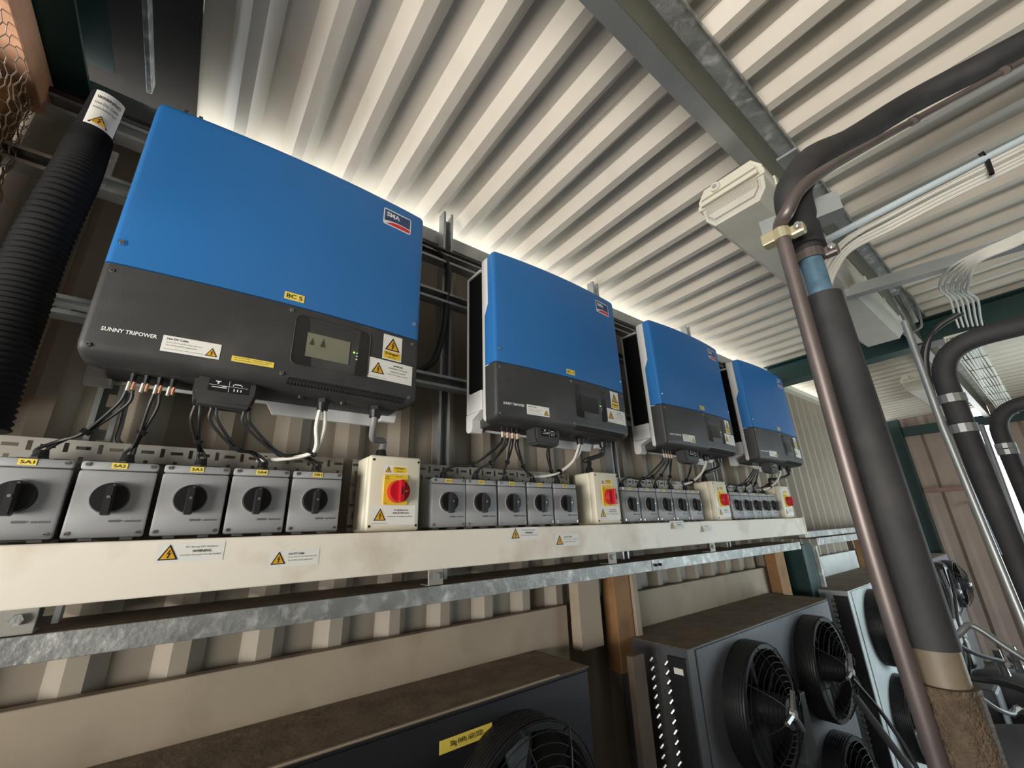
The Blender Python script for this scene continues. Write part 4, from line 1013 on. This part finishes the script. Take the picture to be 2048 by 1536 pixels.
def condenser(x0, x1, z1, yf, label, fans, m='unit', side=True, rail_m='galv'):
    t = thing('condenser', label, 'condenser', ((x0 + x1) / 2, .1, FL), 'condensers along the wall')
    bm = B(); box(bm, x0, x1, yf + .002, 0.262, FL + .15, z1 - .003, .002, 1); part(t, 'cabinet', bm, m)
    bm = B(); box(bm, x0 - .004, x1 + .004, yf - .004, 0.266, z1 - .0025, z1, .001, 1); part(t, 'top_panel', bm, 'dust', label='dusty top panel')
    bm = B(); box(bm, x0 + .05, x1 - .004, yf - .003, yf + .0015, FL + .2, z1 - .01, .001, 1); part(t, 'front_panel', bm, m)
    for fx in (x0 + .03, x1 - .08):
        bm = B(); box(bm, fx, fx + .05, yf + .02, .24, FL, FL + .149); part(t, 'leg', bm, m)
    for (fx, fz) in fans: fan(t, fx, yf - .003, fz, 0.205)
    if side:
        bm = B(); box(bm, x0 - .012, x0 - .001, yf + .004, yf + .075, FL + .2, z1 - .03); cp_ = part(t, 'coil_plate', bm, 'unit_dark')
        bm = B(); box(bm, x0 - .006, x0 - .001, yf + .118, yf + .124, FL + .2, z1 - .02); part(cp_, 'bright_edge', bm, 'steel', label='bright metal edge')
        n = 26
        for col, yy in enumerate((yf + .080, yf + .140)):
            base = None
            for k in range(n):
                zz = z1 - .055 - k * .028
                if base is None:
                    bm = B(); tube(bm, [(x0, yy - .004, zz + .008), (x0 - .014, yy - .006, zz + .007), (x0 - .020, yy, zz), (x0 - .014, yy + .006, zz - .007), (x0, yy + .004, zz - .008)], .0052, 7, True)
                    base = part(cp_, 'return_bend', fix(bm), 'steel', smooth=True); z0b = zz
                else:
                    o = base.copy(); COL.objects.link(o); o.parent = cp_; o.location = (0, 0, zz - z0b)
    return t
c1 = condenser(-1.0, 1.235, -0.592, 0.030, 'black condenser nearest the camera with one fan guard and a yellow tape label', [(0.96, -0.84), (0.40, -0.84), (-0.2, -0.84)], 'unit_dark', False)
fm = lambda x, z, l: Vector((x, 0.026 - 0.0006 * l, z))
y0 = PY(878, 1497, .026); y1 = PY(970, 1466, .026)
s = sticker(c1, fm, y0.x, y1.x + .02, y0.z - .0125, y0.z + .0125, 'label_yellow', 'tape_label', label='yellow tape label')
lettering(s, fm, [('30kg R449a 16/01/2020', (y0.x + y1.x) / 2 + .01, y0.z - .007, .0135, (y1.x - y0.x) * .72, .01, True)])
bm = B(); box(bm, 0.36, 1.12, .024, .032, -0.5915, -0.5885, .0008, 1); part(c1, 'front_lip', bm, 'board', label='bright edge along the top front')
c2 = condenser(1.66, 3.02, -0.612, -0.030, 'grey condenser in the middle with large black fans and silver coil bends', [(2.02, -0.845), (2.66, -0.845), (2.02, -1.30), (2.66, -1.30)])
p = PY(1360, 1328, -.034); bm = B(); box(bm, 1.645, 1.6475, -.012, .022, -0.690, -0.672); s = part(c2, 'paper_label', bm, 'paper', label='small white label')
p = PY(1610, 1420, -.035); bm = B(); box(bm, 2.29, 2.39, -.075, -.034, -1.10, -0.88, .004); part(c2, 'junction_box', bm, 'unit')
condenser(3.37, 4.80, -0.612, -0.030, 'pale lit condenser beyond the green column, partly behind the nearest pipe', [(3.74, -0.845), (4.36, -0.845), (3.74, -1.30)], 'unit_lit')
condenser(5.25, 6.6, -0.60, -0.030, 'farthest condenser, glimpsed right of the nearest black pipe', [(5.65, -0.845), (6.25, -0.845)])
a_, b_ = PY(1266, 1330, .05), PY(1291, 1330, .05)
bm = B(); box(bm, a_.x, b_.x, .05, .075, FL, -0.615, .003)
solo('divider_board', bm, 'darkwood2', 'upright dark brown board between the black condenser and the grey condenser', 'board')
cable('fan_cable', [(2.66, -.17, -0.87), (2.70, -.20, -0.94), (2.72, -.24, -1.02), (2.70, -.30, -1.15), (2.66, -.36, -1.4)], 0.008, 'black_cable', 'black cable hanging from the motor of the right fan on the grey condenser')
bm = B(); tube(bm, [PZ(1712, 1395, 1.7), PZ(1835, 1560, 1.35)], 0.013, 10); solo('steel_brace', fix(bm), 'unit', 'blue grey tubular brace slanting down beside the lower fans', 'brace', smooth=True)

# ------------------------------------------------------------------ compressors and pipework at the lower right
vs = thing('receiver_vessel', 'grey steel pressure vessel lying at the lower right behind the brown wrapped pipe', 'vessel', PZ(2040, 1480, 1.25))
a = PZ(1975, 1510, 1.22); d = Vector((.80, -.55, -.05)).normalized()
prof = [(0.0, .0), (.006, .045), (.022, .080), (.05, .105), (.09, .118), (.6, .118)]
bm = B(); tube(bm, [a + d * q + Vector((0, 0, -.05)) for q, _ in prof], [max(r, .002) for _, r in prof], 24); part(vs, 'vessel_shell', fix(bm), 'unit', smooth=True)
bm = B(); cyl(bm, PZ(1958, 1462, 1.2), PZ(1932, 1405, 1.2), .017, .012, 12); cyl(bm, PZ(1965, 1475, 1.2), PZ(1955, 1452, 1.2), .024, .024, 8); part(vs, 'outlet_valve', fix(bm), 'steel', smooth=True)
cm_ = thing('compressor', 'grey domed compressor with pipe stubs at the right edge', 'compressor', PZ(2030, 1400, 1.6))
c = PZ(2035, 1400, 1.6)
bm = B(); tube(bm, [c + Vector((0, 0, q)) for q in (-.5, -.02, .04, .075, .095, .10)], [.14, .14, .13, .10, .05, .004], 24); part(cm_, 'dome_shell', fix(bm), 'unit', smooth=True)
for (u, v) in ((2000, 1318), (2030, 1312)):
    q = PZ(u, v, 1.52); bm = B(); cyl(bm, q + Vector((0, 0, -.05)), q + Vector((-.02, 0, .035)), .014, .011, 10); cyl(bm, q + Vector((0, 0, -.02)), q + Vector((-.006, 0, -.002)), .021, seg=6); part(cm_, 'pipe_stub', fix(bm), 'steel', smooth=True)
bm = B(); q = PZ(1985, 1410, 1.5); box(bm, q.x - .06, q.x + .06, q.y - .03, q.y + .05, q.z - .07, q.z + .06, .012); part(cm_, 'terminal_box', bm, 'unit')
bm = B(); q = PZ(2022, 1425, 1.38)
for k in range(5): cyl(bm, q + Vector((.02 * k - .03, -.015 * k, .02 * math.sin(k * 2))), q + Vector((.02 * k - .02, -.03 - .015 * k, .03 * math.sin(k * 2 + 1))), .011, seg=8)
part(cm_, 'valve_fittings', fix(bm), 'steel')
bm = B(); tube(bm, [PZ(1890, 1275, 1.3), PZ(1912, 1272, 1.3), PZ(1928, 1258, 1.3), PZ(1940, 1250, 1.3), PZ(1965, 1262, 1.28), PZ(2010, 1293, 1.24), PZ(2060, 1325, 1.2)], .0095, 10, sub=5)
solo('discharge_pipe', fix(bm), 'galv_smooth', 'pale bent pipe rising over the compressor at the right edge', 'pipe', smooth=True)
bm = B(); q = PZ(1900, 1262, 1.35); box(bm, q.x - .025, q.x + .025, q.y - .02, q.y + .02, q.z - .035, q.z + .035, .004); solo('pressure_switch', bm, 'white_case', 'small white switch box right of the brown wrapped pipe', 'switch')
cable('compressor_cable', [PZ(1915, 1352, 1.15), PZ(1950, 1358, 1.12), PZ(2000, 1365, 1.1), PZ(2060, 1385, 1.08)], 0.008, 'black_cable', 'thick black cable crossing to the right edge above the vessel')
cable('compressor_cable', [PZ(1900, 1282, 1.32), PZ(1935, 1300, 1.35), PZ(1965, 1312, 1.4), PZ(2005, 1322, 1.5)], 0.007, 'black_cable', 'black cable sagging from the white switch box to the compressor')
cable('compressor_cable', [PZ(1915, 1355, 1.14), PZ(1955, 1390, 1.15), PZ(1995, 1418, 1.2), PZ(2025, 1428, 1.25), PZ(2030, 1415, 1.3)], 0.006, 'grey_cable', 'grey cable drooping towards the compressor valves')
pm = thing('pump', 'dark pump with stacked valve bodies right behind the nearest black pipe', 'pump', PZ(1895, 1330, 1.8))
for k, (u, v) in enumerate(((1872, 1150), (1885, 1200), (1898, 1250), (1912, 1300))):
    q = PZ(u, v, 2.1 - .12 * k); bm = B(); box(bm, q.x - .035, q.x + .035, q.y - .05, q.y + .05, q.z - .06, q.z + .06, .02); part(pm, 'valve_body', bm, 'handle')
for q in range(3):
    cable('hose', [PZ(1868 + 14 * q, 1140, 2.0), PZ(1893 + 8 * q, 1190, 1.9), PZ(1905 + 6 * q, 1250, 1.7), PZ(1925 + 5 * q, 1310, 1.55), PZ(1920 + 9 * q, 1350, 1.5)], .006, ('black_cable', 'grey_cable', 'black_cable')[q], ('black hose left of the pump bodies', 'grey hose in front of the pump bodies', 'black hose right of the pump bodies')[q])
cable('wall_cable', [PZ(1895, 855, 6.0), PZ(1925, 960, 5.4), PZ(1945, 1020, 4.6), PZ(1965, 1060, 3.8), PZ(1985, 1110, 3.2)], .012, 'grey_cable', 'pale cable running down the far end wall and sweeping right')
